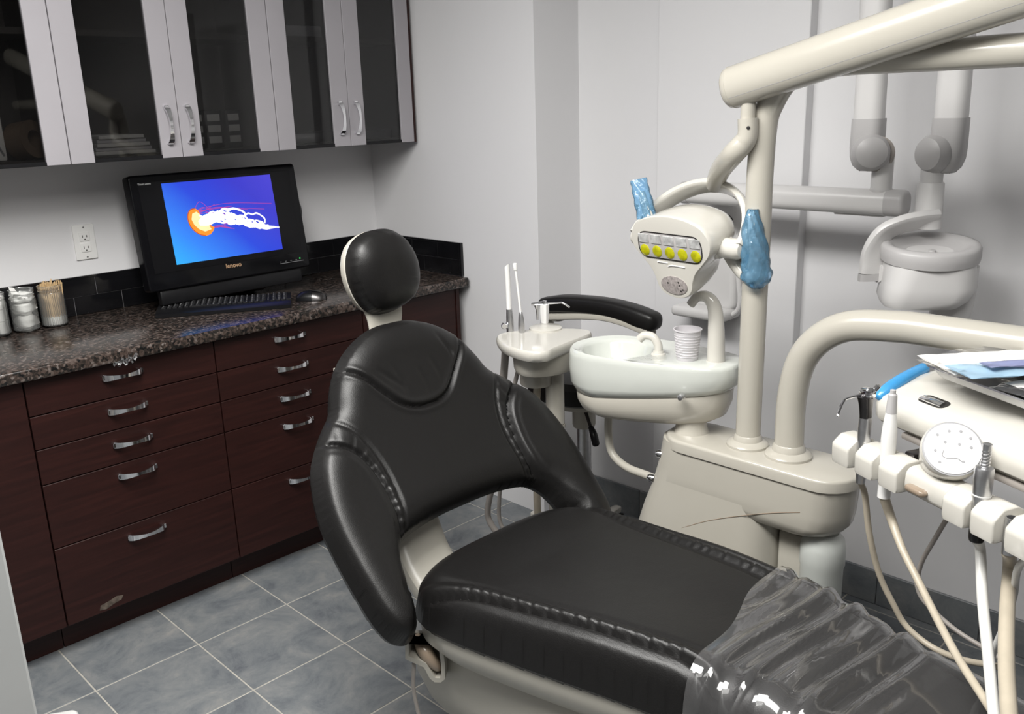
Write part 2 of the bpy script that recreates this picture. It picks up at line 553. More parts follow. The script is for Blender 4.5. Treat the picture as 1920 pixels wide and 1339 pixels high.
def cushion(outline, cell, front, back=None, classify=None):
    """returns {class: (verts, faces)}; front(a,b,d) and back(a,b,d) map arrays to world points"""
    Q = np.array(outline, float)
    lo = Q.min(0) - cell; hi = Q.max(0) + cell
    a = np.arange(lo[0], hi[0] + cell, cell); b = np.arange(lo[1], hi[1] + cell, cell)
    A, B = np.meshgrid(a, b, indexing='ij')
    ins = inside(A, B, outline)
    D, nx, ny, _, _ = seg_dist(A, B, outline, True)
    ok = ins & (D > 0.35 * cell)
    cells = ok[:-1, :-1] & ok[1:, :-1] & ok[:-1, 1:] & ok[1:, 1:]
    cnt = np.zeros(A.shape, int)
    for di in (0, 1):
        for dj in (0, 1):
            cnt[di:di + cells.shape[0], dj:dj + cells.shape[1]] += cells
    rim = (cnt > 0) & (cnt < 4)
    A2 = np.where(rim, nx, A); B2 = np.where(rim, ny, B); D2 = np.where(rim, 0, D)
    F = front(A2, B2, D2)
    G = back(A2, B2, D2) if back is not None else None
    ci, cj = np.nonzero(cells)
    cls = classify((A2[ci, cj] + A2[ci + 1, cj + 1]) / 2, (B2[ci, cj] + B2[ci + 1, cj + 1]) / 2) if classify else np.zeros(len(ci), int)
    out = {}
    for c in np.unique(cls):
        ids = {}; verts = []; faces = []

        def vid(i, j, s):
            k = (i, j, 0 if rim[i, j] else s)
            if k not in ids:
                ids[k] = len(verts)
                verts.append(tuple((F if (s == 0 or rim[i, j]) else G)[i, j]))
            return ids[k]
        for i, j in zip(ci[cls == c], cj[cls == c]):
            faces.append((vid(i, j, 0), vid(i + 1, j, 0), vid(i + 1, j + 1, 0), vid(i, j + 1, 0)))
        if G is not None and c == 0:
            for i, j in zip(ci, cj):
                faces.append((vid(i, j, 1), vid(i, j + 1, 1), vid(i + 1, j + 1, 1), vid(i + 1, j, 1)))
        out[int(c)] = (verts, faces)
    return out


def puff(d, T, r, p=2.0):
    k = 1 - np.minimum(d / r, 1)
    return T * (1 - k ** p) ** (1 / p)


def raw(name, vf, m, parent, sharp=60, label=None):
    b = BASE[parent.name]
    me = bpy.data.meshes.new(name)
    V = (np.array(vf[0]) - np.array(b)).tolist()
    me.from_pydata(V, [], vf[1])
    me.shade_smooth()
    me.materials.append(m)
    o = bpy.data.objects.new(name, me); COL.objects.link(o); o.parent = parent
    BASE[o.name] = b
    if label:
        o['label'] = label
    return o


# ================================================================== THE ROOM
YW, XS, YJ, XR = 3.19, 2.345, 2.225, 2.575      # cabinet wall, short side wall, jog, equipment wall
XN, YS, ZC = -1.3, -1.6, 2.45                      # unseen sides, ceiling

b = nb(); box(b, (XN, YS, -0.06), (XR + .1, YW + .1, -0.0012)); floor = struct('floor', b, M['grout'])
TX, TY = 0.307, 0.328
tile0 = None
for i in range(-8, 7):
    for j in range(-13, 3):
        x0 = 0.995 + TX * i; y0 = 2.409 + TY * j
        x1, y1 = min(x0 + TX, XR), min(y0 + TY, 2.74)
        if x0 < XN or y0 < YS or x1 - x0 < 0.03:
            continue
        full = abs(x1 - x0 - TX) < 1e-6 and abs(y1 - y0 - TY) < 1e-6
        if full and tile0 is not None:
            c = dup(tile0, (x0 - tile_at[0], y0 - tile_at[1], 0))
            continue
        b = nb(); box(b, (x0 + .0022, y0 + .0026, -0.012), (x1 - .0022, y1 - .0026, 0.0), 0.0008, 1)
        o = link('tile', b, M['slate'], floor)
        if full:
            tile0 = o; tile_at = (x0, y0)

b = nb(); box(b, (XN, YW, 0), (XS + .1, YW + .1, ZC)); struct('wall_left', b, M['wall'])
b = nb(); box(b, (XS, YJ, 0), (XR + .1, YW, ZC)); struct('wall_back', b, M['wall'])
b = nb(); box(b, (XR, YS, 0), (XR + .1, YJ, ZC)); struct('wall_right', b, M['wall'])
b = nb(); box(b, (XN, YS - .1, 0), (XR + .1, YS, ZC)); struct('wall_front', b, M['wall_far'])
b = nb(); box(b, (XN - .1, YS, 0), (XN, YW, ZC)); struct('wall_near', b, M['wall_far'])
b = nb(); box(b, (XN, YS, ZC), (XR + .1, YW + .1, ZC + .08)); struct('ceiling', b, M['ceiling'])
# shallow box-out on the equipment wall: its right-hand edge shows as a dark upright strip
b = nb(); box(b, (XR - .042, 1.318, 0.0), (XR + .01, 1.846, ZC), 0.002, 1); struct('trim_1', b, M['wall'])
# end of the partition beside the photographer
b = nb(); box(b, (XN, 1.015, 0.0), (0.2255, 1.14, ZC), 0.003, 1); struct('trim_2', b, M['trimwhite'])

# slate skirting tiles along the equipment wall, each its own piece
b = nb(); box(b, (XR - .006, YS, 0), (XR, 1.318, .112)); bbr = struct('baseboard_right', b, M['greygrout'])
y = 2.19
xs_ = lambda y0, y1: XR - .042 if (y0 > 1.31 and y1 < 1.86) else XR
b = nb(); box(b, (XR - .046, 1.318, 0), (XR - .042, 1.846, .112)); link('grout_bed', b, M['greygrout'], bbr)
edges = [2.22, 1.93, 1.846, 1.56, 1.318, 1.005, .70, .395, .09, -.215, -.52, -.825, -1.13, -1.435]
for y1, y0 in zip(edges[:-1], edges[1:]):
    xf = XR - .042 if (y0 >= 1.317 and y1 <= 1.847) else XR
    b = nb(); box(b, (xf - .012, y0 + .0012, 0.001), (xf - .002, y1 - .0012, .114), .0015, 1)
    link('tile', b, M['slate_dark'], bbr)

# ================================================================== BASE CABINETS
ZT, TH = 0.905, 0.036        # worktop
YF = 2.625                   # drawer fronts


def bar_handle(o, ax, out, half, name, parent):
    """bowed strap handle that widens at its ends; o on the front, ax along, out away from the front"""
    b = nb()
    ax, out = Vector(ax), Vector(out); up = ax.cross(out)
    n = 14
    rings = []
    for k in range(n + 1):
        t = -1 + 2 * k / n
        c = Vector(o) + ax * (half * t) + out * (0.007 + 0.021 * (1 - t * t) ** 0.8)
        w = 0.0045 + 0.0055 * abs(t) ** 1.5; th = 0.0028
        if abs(t) > 0.97:
            c -= out * 0.004
        rings.append([c + up * w + out * th, c + up * w - out * th, c - up * w - out * th, c - up * w + out * th])
    loft(b, rings)
    for s in (-1, 1):
        c = Vector(o) + ax * (half * 0.93 * s)
        box(b, (-.007, -.007, -.002), (.007, .007, .010), .001, 1, frame(c, ax, up, out))
    return link(name, b, M['chrome'], parent)


def carcass(x0, x1, parent):
    b = nb(); box(b, (x0 + .001, YF + .021, .10), (x1 - .001, YW - .004, ZT - TH - .001)); link('carcass', b, M['wood'], parent)
    b = nb(); box(b, (x0 + .001, 2.70, .001), (x1 - .001, 2.716, .099)); link('toe_kick', b, M['wood'], parent)


rows = [(.862, .7615), (.7585, .6625), (.6595, .5565), (.5535, .3565), (.3535, .105)]
hz = [.825, .721, .617, .517, .315]
bases = []
for k, (x0, x1, lab) in enumerate([(.706, 1.2665, 'dark brown five-drawer base cabinet under the three glass jars'),
                                   (1.2675, 1.84, 'dark brown five-drawer base cabinet below the keyboard and mouse')]):
    t = thing('drawer_cabinet', ((x0 + x1) / 2, 2.9, 0), lab, 'cabinet', 'base cabinets under the granite worktop')
    carcass(x0, x1, t)
    hx = [.973, 1.536][k]
    for (z1, z0), zz in zip(rows, hz):
        b = nb(); box(b, (x0 + .0015, YF, z0), (x1 - .0015, YF + .02, z1), .0012, 1)
        d = link('drawer', b, M['wood'], t)
        bar_handle((hx, YF, zz), (1, 0, 0), (0, -1, 0), .057, 'handle', d)
    bases.append(t)
# chipped veneer at the foot of the left unit
b = nb()
pts = [(-.035, -.012), (-.015, -.016), (.01, -.008), (.032, -.004), (.04, .008), (.02, .013), (-.005, .006), (-.03, .002)]
plate(b, [(p[0], p[1]) for p in pts], lambda a, c, h: (.835 + a, YF - h, .128 + c), -.001, .0007)
link('veneer_chip', b, M['chip'], bases[0], label='pale chipped veneer patch')
t = thing('base_cabinet', (2.06, 2.9, 0), 'dark brown plain-fronted base cabinet behind the headrest, against the side wall', 'cabinet', 'base cabinets under the granite worktop')
carcass(1.841, 2.30, t)
b = nb(); box(b, (1.8425, YF, .105), (2.285, YF + .02, .862), .0012, 1); link('door', b, M['wood'], t)
b = nb(); box(b, (2.286, YF - .004, .0), (2.303, YW - .005, ZT - TH - .001)); link('end_panel', b, M['wood'], t)
t = thing('base_cabinet', (.4, 2.9, 0), 'dark brown base cabinet with a plain door, left of the drawers', 'cabinet', 'base cabinets under the granite worktop')
carcass(.14, .705, t)
b = nb(); box(b, (.1425, YF, .105), (.7035, YF + .02, .862), .0012, 1); link('door', b, M['wood'], t)

b = nb(); box(b, (.10, 2.592, ZT - TH), (XS - .0105, YW - .002, ZT), .007, 3)
wt = link('worktop', b, M['granite'], base=(1.2, 2.9, ZT))
tag(wt, 'polished brown and black granite worktop along the cabinet wall', 'worktop')

# crumpled clear wrapper caught in the top drawer
b = nb()
c = at(233, 675, y=2.60)
V = []
for i in range(13):
    for j in range(6):
        u, v = i / 12 - .5, j / 5 - .5
        V.append(b.verts.new(c + Vector((u * .078 * (1 - .4 * abs(v)), -.004 - .012 * math.cos(v * PI) * abs(math.sin(i * 2.3 + j * 1.9)), v * .024 + .006 * math.sin(i * 1.7) + .007 * u))))
for i in range(12):
    for j in range(5):
        b.faces.new((V[i * 6 + j], V[i * 6 + 6 + j], V[i * 6 + 7 + j], V[i * 6 + 1 + j]))
tag(link('plastic_wrapper', b, M['wrap'], base=c, sharp=5), 'crumpled clear plastic wrapper caught above the top left drawer', 'wrapper')

# ------------------------------------------------------------------ backsplash
bs = thing('tile_backsplash', (1.3, YW, ZT), 'two-row black glazed brick-tile backsplash behind the worktop', 'backsplash')
b = nb(); box(b, (.1, YW - .009, ZT + .0005), (XS - .009, YW - .0005, 1.031)); box(b, (XS - .009, 2.64, ZT + .0005), (XS - .0005, YW - .0005, 1.031))
link('grout_bed', b, M['greygrout'], bs)
b = nb(); box(b, (.1, YW - .013, 1.029), (XS - .013, YW - .0005, 1.036), .001, 1); box(b, (XS - .013, 2.634, 1.029), (XS - .0005, YW - .0005, 1.036), .001, 1)
box(b, (XS - .014, 2.632, ZT + .0005), (XS - .0005, 2.641, 1.036), .001, 1)
link('edge_trim', b, M['blacktile'], bs)
G = .0011
for row, (z0, z1, off) in enumerate([(ZT + .001, .967, 1.058), (.969, 1.029, 1.137)]):
    x = off - 6 * .162
    while x < XS - .02:
        a0, a1 = max(x, .1), min(x + .162, XS - .012)
        if a1 - a0 > .015:
            b = nb(); box(b, (a0 + G, YW - .013, z0), (a1 - G, YW - .004, z1), .001, 1); link('tile', b, M['blacktile'], bs)
        x += .162
    y = YW - .014 - [.162 * .45, .0][row]
    first = True
    yy = YW - .014
    cuts = [yy] + [v for v in np.arange([3.02, 3.095][row], 2.64, -.162)] + [2.642]
    for y1, y0 in zip(cuts[:-1], cuts[1:]):
        if y1 - y0 > .012:
            b = nb(); box(b, (XS - .013, y0 + G, z0), (XS - .004, y1 - G, z1), .001, 1); link('tile', b, M['blacktile'], bs)

# ================================================================== UPPER CABINETS
ZU, ZU2, YU = 1.421, 2.18, 2.862


def glass_door(x0, x1, l, r, parent, hside=None):
    """two wide pale stiles (l, r = inner edges) with a smoked pane between"""
    b = nb()
    box(b, (x0 + .001, YU, ZU + .001), (l, YU + .02, ZU2), .001, 1)
    box(b, (r, YU, ZU + .001), (x1 - .001, YU + .02, ZU2), .001, 1)
    box(b, (l - .002, YU + .004, ZU2 - .06), (r + .002, YU + .019, ZU2), .001, 1)
    d = link('door', b, M['stile'], parent)
    b = nb(); box(b, (l - .001, YU + .007, ZU + .004), (r + .001, YU + .012, ZU2 - .058)); link('glass_pane', b, M['glass'], d)
    b = nb(); box(b, (l - .001, YU + .002, ZU + .001), (r + .001, YU + .017, ZU + .012), .001, 1); link('bottom_rail', b, M['blackpl'], d)
    if hside:
        hx = r + (x1 - r) * .42 if hside == 'r' else x0 + (l - x0) * .42
        bar_handle((hx, YU, 1.523), (0, 0, 1), (0, -1, 0), .058, 'handle', d)
    return d


def upper(x0, x1, label):
    t = thing('wall_cabinet', ((x0 + x1) / 2, 3.0, ZU), label, 'cabinet', 'glass-door wall cabinets')
    b = nb()
    box(b, (x0 + .0005, YU + .021, ZU), (x0 + .018, YW - .001, ZU2)); box(b, (x1 - .018, YU + .021, ZU), (x1 - .0005, YW - .001, ZU2))
    box(b, (x0 + .018, YU + .021, ZU), (x1 - .018, YW - .001, ZU + .018)); box(b, (x0 + .018, YU + .021, ZU2 - .018), (x1 - .018, YW - .001, ZU2))
    box(b, (x0 + .018, YW - .008, ZU + .018), (x1 - .018, YW - .001, ZU2 - .018))
    link('carcass', b, M['cabin'], t)
    b = nb(); box(b, (x0 + .019, YU + .05, 1.79), (x1 - .019, YW - .009, 1.808)); link('shelf', b, M['cabin'], t)
    return t


t = upper(.309, 1.0085, 'dark wall cabinet with smoked glass holding the white carton, leftmost of three')
glass_door(.309, .6585, .379, .589, t, 'r'); glass_door(.659, 1.0085, .729, .941, t, 'l')
t = upper(1.0095, 1.7115, 'dark wall cabinet with smoked glass and pale stiles, directly above the computer')
glass_door(1.0095, 1.3588, 1.079, 1.291, t, 'r'); glass_door(1.3592, 1.7115, 1.429, 1.639, t, 'l')
t = upper(1.7125, 2.3195, 'dark wall cabinet with smoked glass, nearest the corner with the side wall')
glass_door(1.7125, 2.0168, 1.781, 1.946, t, 'r'); glass_door(2.0172, 2.3195, 2.086, 2.257, t, 'l')
b = nb(); box(b, (2.3196, YU + .003, ZU), (2.331, YW - .001, ZU2)); link('end_panel', b, M['wood'], t)

# what stands on the cabinet floors, dim behind the glass
ZS = ZU + .0185
c = nb(); box(c, (.735, 2.95, ZS), (.865, 3.08, ZS + .15), .006, 2); t = link('carton', c, M['paper'], base=(.8, 3.0, ZS))
tag(t, 'white carton with a dark letter A behind the leftmost glass', 'box')
b = nb()
for seg_ in (((-.016, -.02), (0, .02)), ((0, .02), (.016, -.02)), ((-.009, -.004), (.009, -.004))):
    tube(b, [(.84 + seg_[0][0], 2.949, ZS + .035 + seg_[0][1]), (.84 + seg_[1][0], 2.949, ZS + .035 + seg_[1][1])], .003, 6, 1)
link('printed_letter', b, M['greyprint'], t)
b = nb(); lathe(b, [(.026, -.03), (.055, -.03), (.055, .03), (.026, .03), (.026, -.03)], (.925, 2.955, ZS + .0555), (.6, -1, .15), 26, False)
t = link('tape_roll', b, M['card'], base=(.925, 2.955, ZS)); tag(t, 'brown roll of tape lying behind the leftmost glass', 'tape roll')
for i in range(5):
    b = nb(); x = 1.10 + .004 * i; box(b, (x, 2.905 + .008 * (i % 2), ZS + .012 * i), (x + .19 - .012 * i, 3.12, ZS + .012 * i + .0115), .002, 1)
    tag(link('paper_pad', b, M['paper'] if i % 2 == 0 else M['cup'], base=(1.2, 3.0, ZS)), ['lowest pad of white paper', 'second lowest pad of white paper', 'middle pad of white paper', 'second highest pad of white paper', 'topmost pad of white paper'][i] + ' in the stack above the monitor', 'paper pad', 'paper pads in the cabinet')
b = nb(); lathe(b, [(.03, 0), (.034, .01), (.034, .10), (.024, .12), (.014, .13), (.014, .15)], (1.075, 3.02, ZS), seg=20)
tag(link('bottle', b, M['tank'], base=(1.075, 3.02, ZS)), 'pale plastic bottle behind the paper pads in the cabinet', 'bottle')
for i, (x, w) in enumerate([(1.452, .05), (1.512, .062), (1.585, .056)]):
    t = thing('label_box', (x, 2.93, ZS), ['narrow dark box with pale labels behind the glass, left of three', 'widest dark box with pale labels behind the glass, middle of three', 'dark box with pale labels behind the glass, right of three'][i], 'box', 'dark boxes with pale labels')
    b = nb(); box(b, (x - w / 2, 2.93, ZS), (x + w / 2, 3.06, ZS + .125), .004, 2); link('body', b, M['blackpl'], t)
    for k in range(3):
        b = nb(); box(b, (x - w * .36, 2.928, ZS + .018 + .036 * k), (x + w * .36, 2.930, ZS + .040 + .036 * k)); link('paper_label', b, M['paper'], t)
b = nb(); box(b, (1.80, 2.97, 1.8085), (2.0, 3.12, 1.85), .006, 2)
tag(link('folded_towel', b, M['cup'], base=(1.9, 3.0, 1.8085)), 'pale folded towel on the shelf of the corner cabinet', 'towel')
b = nb(); box(b, (1.79, 2.94, ZS), (2.27, 3.12, ZS + .035), .006, 2)
tag(link('instrument_tray', b, M['steel'], base=(2.0, 3.0, ZS)), 'flat grey tray on the floor of the corner cabinet', 'tray')

# ================================================================== THINGS ON THE WORKTOP
# outlets
def outlet(cx, cz, label):
    t = thing('power_outlet', (cx, YW, cz), label, 'outlet', 'wall outlets')
    b = nb(); plate(b, rrect(.071, .118, .004), lambda a, c, h: (cx + a, YW - h, cz + c), 0, .006, .002); link('cover_plate', b, M['white'], t)
    for s in (-1, 1):
        b = nb(); plate(b, rrect(.034, .030, .004), lambda a, c, h: (cx + a, YW - h, cz + s * .0185 + c), .005, .0085, .001); r_ = link('receptacle', b, M['white'], t)
        b = nb()
        for dx, w, h_ in ((-.007, .0022, .009), (.007, .0022, .0075)):
            box(b, (cx + dx - w / 2, YW - .0088, cz + s * .0185 + .001 - h_ / 2), (cx + dx + w / 2, YW - .008, cz + s * .0185 + .001 + h_ / 2))
        box(b, (cx - .002, YW - .0088, cz + s * .0185 - .011), (cx + .002, YW - .008, cz + s * .0185 - .007))
        link('socket_slots', b, M['slot'], r_)
    for s in (-1, 1):
        b = nb(); lathe(b, [(.003, .006), (.003, .0072), (.001, .0075)], (cx, YW, cz + s * .050), (0, -1, 0), 10); link('screw', b, M['steel'], t)


outlet(1.126, 1.148, 'white double power outlet on the wall left of the monitor')
outlet(1.842, 1.19, 'white power outlet mostly hidden behind the monitor')

# all-in-one computer, leaning back a little
ang = math.radians(8)
O = Vector((1.535, 2.945, .985))
EX, EU, EN = Vector((1, 0, 0)), Vector((0, math.sin(ang), math.cos(ang))), Vector((0, -math.cos(ang), math.sin(ang)))
pc = thing('desktop_computer', (1.535, 2.99, ZT), 'black all-in-one computer showing an orange jellyfish on a blue screen', 'computer')
sf = lambda a, c, h: O + EX * a + EU * c + EN * h
W2, H2 = .312, .385
b = nb(); plate(b, rrect(2 * W2, H2, .012, 4, 0, H2 / 2 - .0), lambda a, c, h: sf(a, c, h), -.045, .0, .006); link('case', b, M['blackgloss'], pc)
b = nb(); box(b, (-W2 + .028, .058, 0), (W2 - .028, H2 - .024, .0012), .0005, 1, frame(O, EX, EU, EN)); link('display_panel', b, M['blackgloss'], pc)
sx0, sx1, sz0, sz1 = -.205, .205, .079, .352
b = nb()
V = [b.verts.new(sf(a, c, .0018)) for a, c in ((sx0, sz0), (sx1, sz0), (sx1, sz1), (sx0, sz1))]; b.faces.new(V)
pic = link('screen_picture', b, M['screen'], pc, smooth=False)
# the jellyfish on the screen, as flat print
mapp = lambda u, v, h=.0022: sf(sx0 + (sx1 - sx0) * u, sz0 + (sz1 - sz0) * v, h)


def ribbon(b, pts, w, h=.0024, sub=6):
    q = spline([(*p, ww) for p, ww in zip(pts, w if isinstance(w, (list, tuple)) else [w] * len(pts))], sub)
    pv = None
    for i in range(len(q)):
        a = q[max(0, i - 1)]; c = q[min(len(q) - 1, i + 1)]
        d = np.array([(c[0] - a[0]) * 1.5, c[1] - a[1]]); d /= np.linalg.norm(d) + 1e-9
        nx_, ny_ = -d[1] / 1.5, d[0]
        x, yv, ww = q[i]
        cur = (b.verts.new(mapp(x + nx_ * ww, yv + ny_ * ww, h)), b.verts.new(mapp(x - nx_ * ww, yv - ny_ * ww, h)))
        if pv:
            b.faces.new((pv[0], pv[1], cur[1], cur[0]))
        pv = cur


bell = [(.245, .665), (.205, .655), (.175, .60), (.165, .53), (.175, .45), (.205, .38), (.25, .33), (.30, .305), (.345, .32), (.375, .36), (.39, .40), (.35, .44), (.31, .50), (.285, .57), (.275, .63)]
b = nb(); b.faces.new([b.verts.new(mapp(u, v)) for u, v in bell]); link('jellyfish_bell', b, M['orange'], pic, smooth=False)
b = nb(); ribbon(b, [(.245, .66), (.205, .65), (.178, .60), (.170, .53), (.180, .45), (.21, .38), (.255, .33), (.30, .31)], .006, .0023, 4); link('bell_rim', b, M['bellrim'], pic, smooth=False)
b = nb(); b.faces.new([b.verts.new(mapp(u, v, .0024)) for u, v in [(.255, .62), (.215, .60), (.20, .53), (.215, .46), (.25, .40), (.30, .36), (.36, .38), (.34, .45), (.30, .52), (.28, .58)]]); link('jellyfish_bell', b, M['paleorange'], pic, smooth=False)
b = nb()
ribbon(b, [(.26, .47), (.33, .50), (.42, .525), (.48, .53)], [.03, .07, .055, .03], .0026)
r_ = np.random.default_rng(5)
cx_ = lambda u: float(np.interp(u, [.25, .4, .5, .65, .8, .9, 1.0], [.48, .52, .50, .445, .36, .32, .292]))
sp_ = lambda u: float(np.interp(u, [.25, .4, .55, .7, .85, .95, 1.0], [.10, .10, .085, .07, .05, .015, .004]))
for k in range(15):
    u0 = r_.uniform(.26, .55); u1 = min(1.0, u0 + r_.uniform(.25, .5)); o0 = r_.uniform(-1, 1); ph = r_.uniform(0, 6)
    P_ = []
    for q in range(16):
        u = u0 + (u1 - u0) * q / 15
        P_.append((u + .008 * math.sin(q * 2.1 + ph), cx_(u) + sp_(u) * (o0 * .75 + .30 * math.sin(q * 1.15 + ph)) + .008 * math.sin(q * 2.9 + ph)))
    ribbon(b, P_, [float(r_.uniform(.006, .014)) for _ in P_], .0027 + .00003 * k, 3)
ribbon(b, [(.46, .58), (.50, .615), (.54, .60), (.59, .61), (.64, .585), (.68, .55), (.70, .50)], [.02, .016, .018, .013, .012, .012, .010], .0033)
ribbon(b, [(.68, .50), (.72, .525), (.76, .505), (.80, .515), (.84, .48), (.87, .43), (.865, .37)], [.009, .010, .009, .011, .009, .010, .009], .0034)
ribbon(b, [(.80, .345), (.87, .325), (.93, .312), (1.0, .294)], [.02, .018, .012, .006], .0035)
link('jellyfish_arms', b, M['jwhite'], pic, smooth=False)
b = nb()
for k in range(9):
    v0 = random.uniform(.58, .67); e = random.uniform(.1, .75)
    ribbon(b, [(.25, v0), (.25 + e * .4, v0 + random.uniform(.0, .08)), (.25 + e, v0 + random.uniform(-.12, .14))], .0032, .0021)
for k in range(5):
    ribbon(b, [(.36, .40), (.44, .40 + random.uniform(-.05, .03)), (.5 + random.uniform(0, .1), .40 + random.uniform(-.08, .04))], .0032, .0021)
link('jellyfish_threads', b, M['violet'], pic, smooth=False)


def text_mesh(body, size, fr, depth=.0004, bold=0.0):
    cu = bpy.data.curves.new('t', 'FONT'); cu.body = body; cu.size = size; cu.align_x = 'CENTER'; cu.align_y = 'CENTER'; cu.extrude = depth; cu.offset = bold
    o = bpy.data.objects.new('t', cu); COL.objects.link(o)
    dg = bpy.context.evaluated_depsgraph_get()
    me = bpy.data.meshes.new_from_object(o.evaluated_get(dg))
    bm = bmesh.new(); bm.from_mesh(me)
    for v in bm.verts:
        v.co = fr @ v.co
    bpy.data.objects.remove(o); bpy.data.curves.remove(cu); bpy.data.meshes.remove(me)
    return bm


link('logo', text_mesh('lenovo', .022, frame(sf(.0, .048, .0016), EX, EU, EN), bold=.0004), M['logo'], pc, smooth=False)
link('model_lettering', text_mesh('ThinkCentre', .0085, frame(sf(-.262, H2 - .030, .0016), EX, EU, EN)), M['logowhite'], pc, smooth=False)
b = nb(); box(b, (.185, .026, 0), (.285, .0272, .0012), 0, 1, frame(O, EX, EU, EN))
for k in range(4):
    box(b, (.185 + .022 * k, .032, 0), (.191 + .022 * k, .0332, .0012), 0, 1, frame(O, EX, EU, EN))
link('button_line', b, M['greyprint'], pc, smooth=False)
b = nb(); box(b, (.268, .034, 0), (.272, .038, .0016), 0, 1, frame(O, EX, EU, EN)); link('power_light', b, M['led'], pc, smooth=False)
b = nb(); tube(b, [sf(W2, .19, -.02), sf(W2 + .004, .2, -.02), sf(W2 + .004, .225, -.02), sf(W2, .235, -.02)], .008, 8, 3); link('side_knob', b, M['blackpl'], pc)
b = nb()
box(b, (-.275, -.050, -.040), (.275, .002, -.010), .006, 2, frame(O, EX, EU, EN))
link('speaker_bar', b, M['blackpl'], pc)
b = nb(); tube(b, [(1.42, 3.09, ZT + .006), (1.42, 3.04, ZT + .012), (1.42, 2.975, ZT + .03), (1.42, 2.965, ZT + .09)], .012, 10, 5, flat=(1.6, .6), up=(0, 0, 1))
tube(b, [(1.65, 3.09, ZT + .006), (1.65, 3.04, ZT + .012), (1.65, 2.975, ZT + .03), (1.65, 2.965, ZT + .09)], .012, 10, 5, flat=(1.6, .6), up=(0, 0, 1))
box(b, (1.40, 3.06, ZT + .0005), (1.67, 3.12, ZT + .012), .004, 2)
link('stand', b, M['blackpl'], pc)

# keyboard, turned towards the dentist
ka = Vector((.854, -.52, 0)); kb_ = Vector((.52, .854, 0))
K0 = Vector((1.212, 2.905, ZT))
kf = frame(K0, ka, kb_, (0, 0, 1))
kb = thing('keyboard', K0 + ka * .22 + kb_ * .07, 'black slim computer keyboard lying askew in front of the screen', 'keyboard')
b = nb()
prof = [(0, 0.001), (.0, .012), (.012, .017), (.045, .021), (.15, .026), (.155, .02), (.155, .001)]
loft(b, [[kf @ Vector((x, p[0], p[1])) for p in prof] for x in (0, .005, .435, .44)]); link('body', b, M['blackpl'], kb, sharp=25)
b = nb()
for r_ in range(6):
    y0 = .045 + r_ * .0175
    zz = .0195 + (y0 - .045) / .105 * .005
    xx = .014
    while xx < .425:
        w = .015
        if r_ == 0 and .09 < xx < .11:
            w = .10
        if not (.285 < xx < .293 or .352 < xx < .36):
            box(b, (xx, y0, zz), (xx + w, y0 + .0145, zz + .0055), .0012, 1, kf)
        xx += w + .0031
k = link('keys', b, M['keyblack'], kb); k['kind'] = 'stuff'
b = nb()
for r_ in range(6):
    y0 = .045 + r_ * .0175
    zz = .0195 + (y0 - .045) / .105 * .005
    for q in range(23):
        xx = .0175 + q * .0181
        box(b, (xx, y0 + .007, zz + .0056), (xx + .0035, y0 + .0105, zz + .0059), 0, 1, kf)
k = link('key_lettering', b, M['greyprint'], kb); k['kind'] = 'stuff'

# mouse
mc = at(583, 556, z=ZT + .012); mc.z = ZT
ms = thing('computer_mouse', mc, 'black and silver computer mouse right of the keyboard', 'mouse')
mx_, my_ = Vector((.72, -.69, 0)), Vector((.69, .72, 0))
def mouse_part(u0, u1, m_, name):
    b = nb(); rings = []
    for i in range(15):
        t = u0 + (u1 - u0) * i / 14
        s = max(0.02, math.sqrt(max(0, 1 - t * t)))
        ring = []
        for k in range(18):
            a = 2 * PI * k / 18
            ring.append(mc + mx_ * (.056 * t) + my_ * (.031 * s ** .7 * math.cos(a)) + Vector((0, 0, max(.001, .001 + (.018 + .016 * s) * (math.sin(a) if math.sin(a) > 0 else 0) * s ** .5))))
        rings.append(ring)
    loft(b, rings); link(name, b, m_, ms, sharp=60)
mouse_part(-1, .12, M['blackpl'], 'palm_rest'); mouse_part(.13, .99, M['darksteel'], 'button_shell')
b = nb(); lathe(b, [(.008, -.003), (.009, 0), (.008, .003)], mc + mx_ * .03 + Vector((0, 0, .027)), tuple(my_), 14); link('scroll_wheel', b, M['slot'], ms)

# jars
def jar(c, label):
    t = thing('glass_jar', c, label, 'jar', 'glass jars on the worktop')
    b = nb(); s = .039
    lathe(b, [(.01, .003), (.034, .003), (s, .008), (s, .098), (.0375, .108), (.0355, .113), (.037, .116), (.037, .119), (.0355, .121), (.037, .124), (.037, .134), (.0355, .135), (.0345, .133)], c, seg=32, cap=False)
    link('glass', b, M['jar'], t)
    return t


JC = [Vector((.786, 3.085, ZT)), Vector((.872, 3.085, ZT)), Vector((.958, 3.085, ZT))]
jar(JC[0], 'glass jar of cotton rolls, first from the left edge of the worktop')
jar(JC[1], 'glass jar packed with folded white gauze, middle of the three jars')
jar(JC[2], 'glass jar full of cotton-tipped wooden swabs')


def wad(c, rx, ry, rz, seed):
    b = nb(); bmesh.ops.create_icosphere(b, subdivisions=3, radius=1.0)
    r_ = np.random.default_rng(seed)
    ph = r_.uniform(0, 6, 6)
    for v in b.verts:
        d = v.co.normalized()
        k = 1 + .12 * math.sin(5 * d.x + ph[0] + 3 * d.z) + .10 * math.sin(7 * d.z + ph[1] - 4 * d.y) + .08 * math.sin(9 * d.y + ph[2])
        v.co = Vector(c) + Vector((d.x * rx * k, d.y * ry * k, d.z * rz * k))
    return b


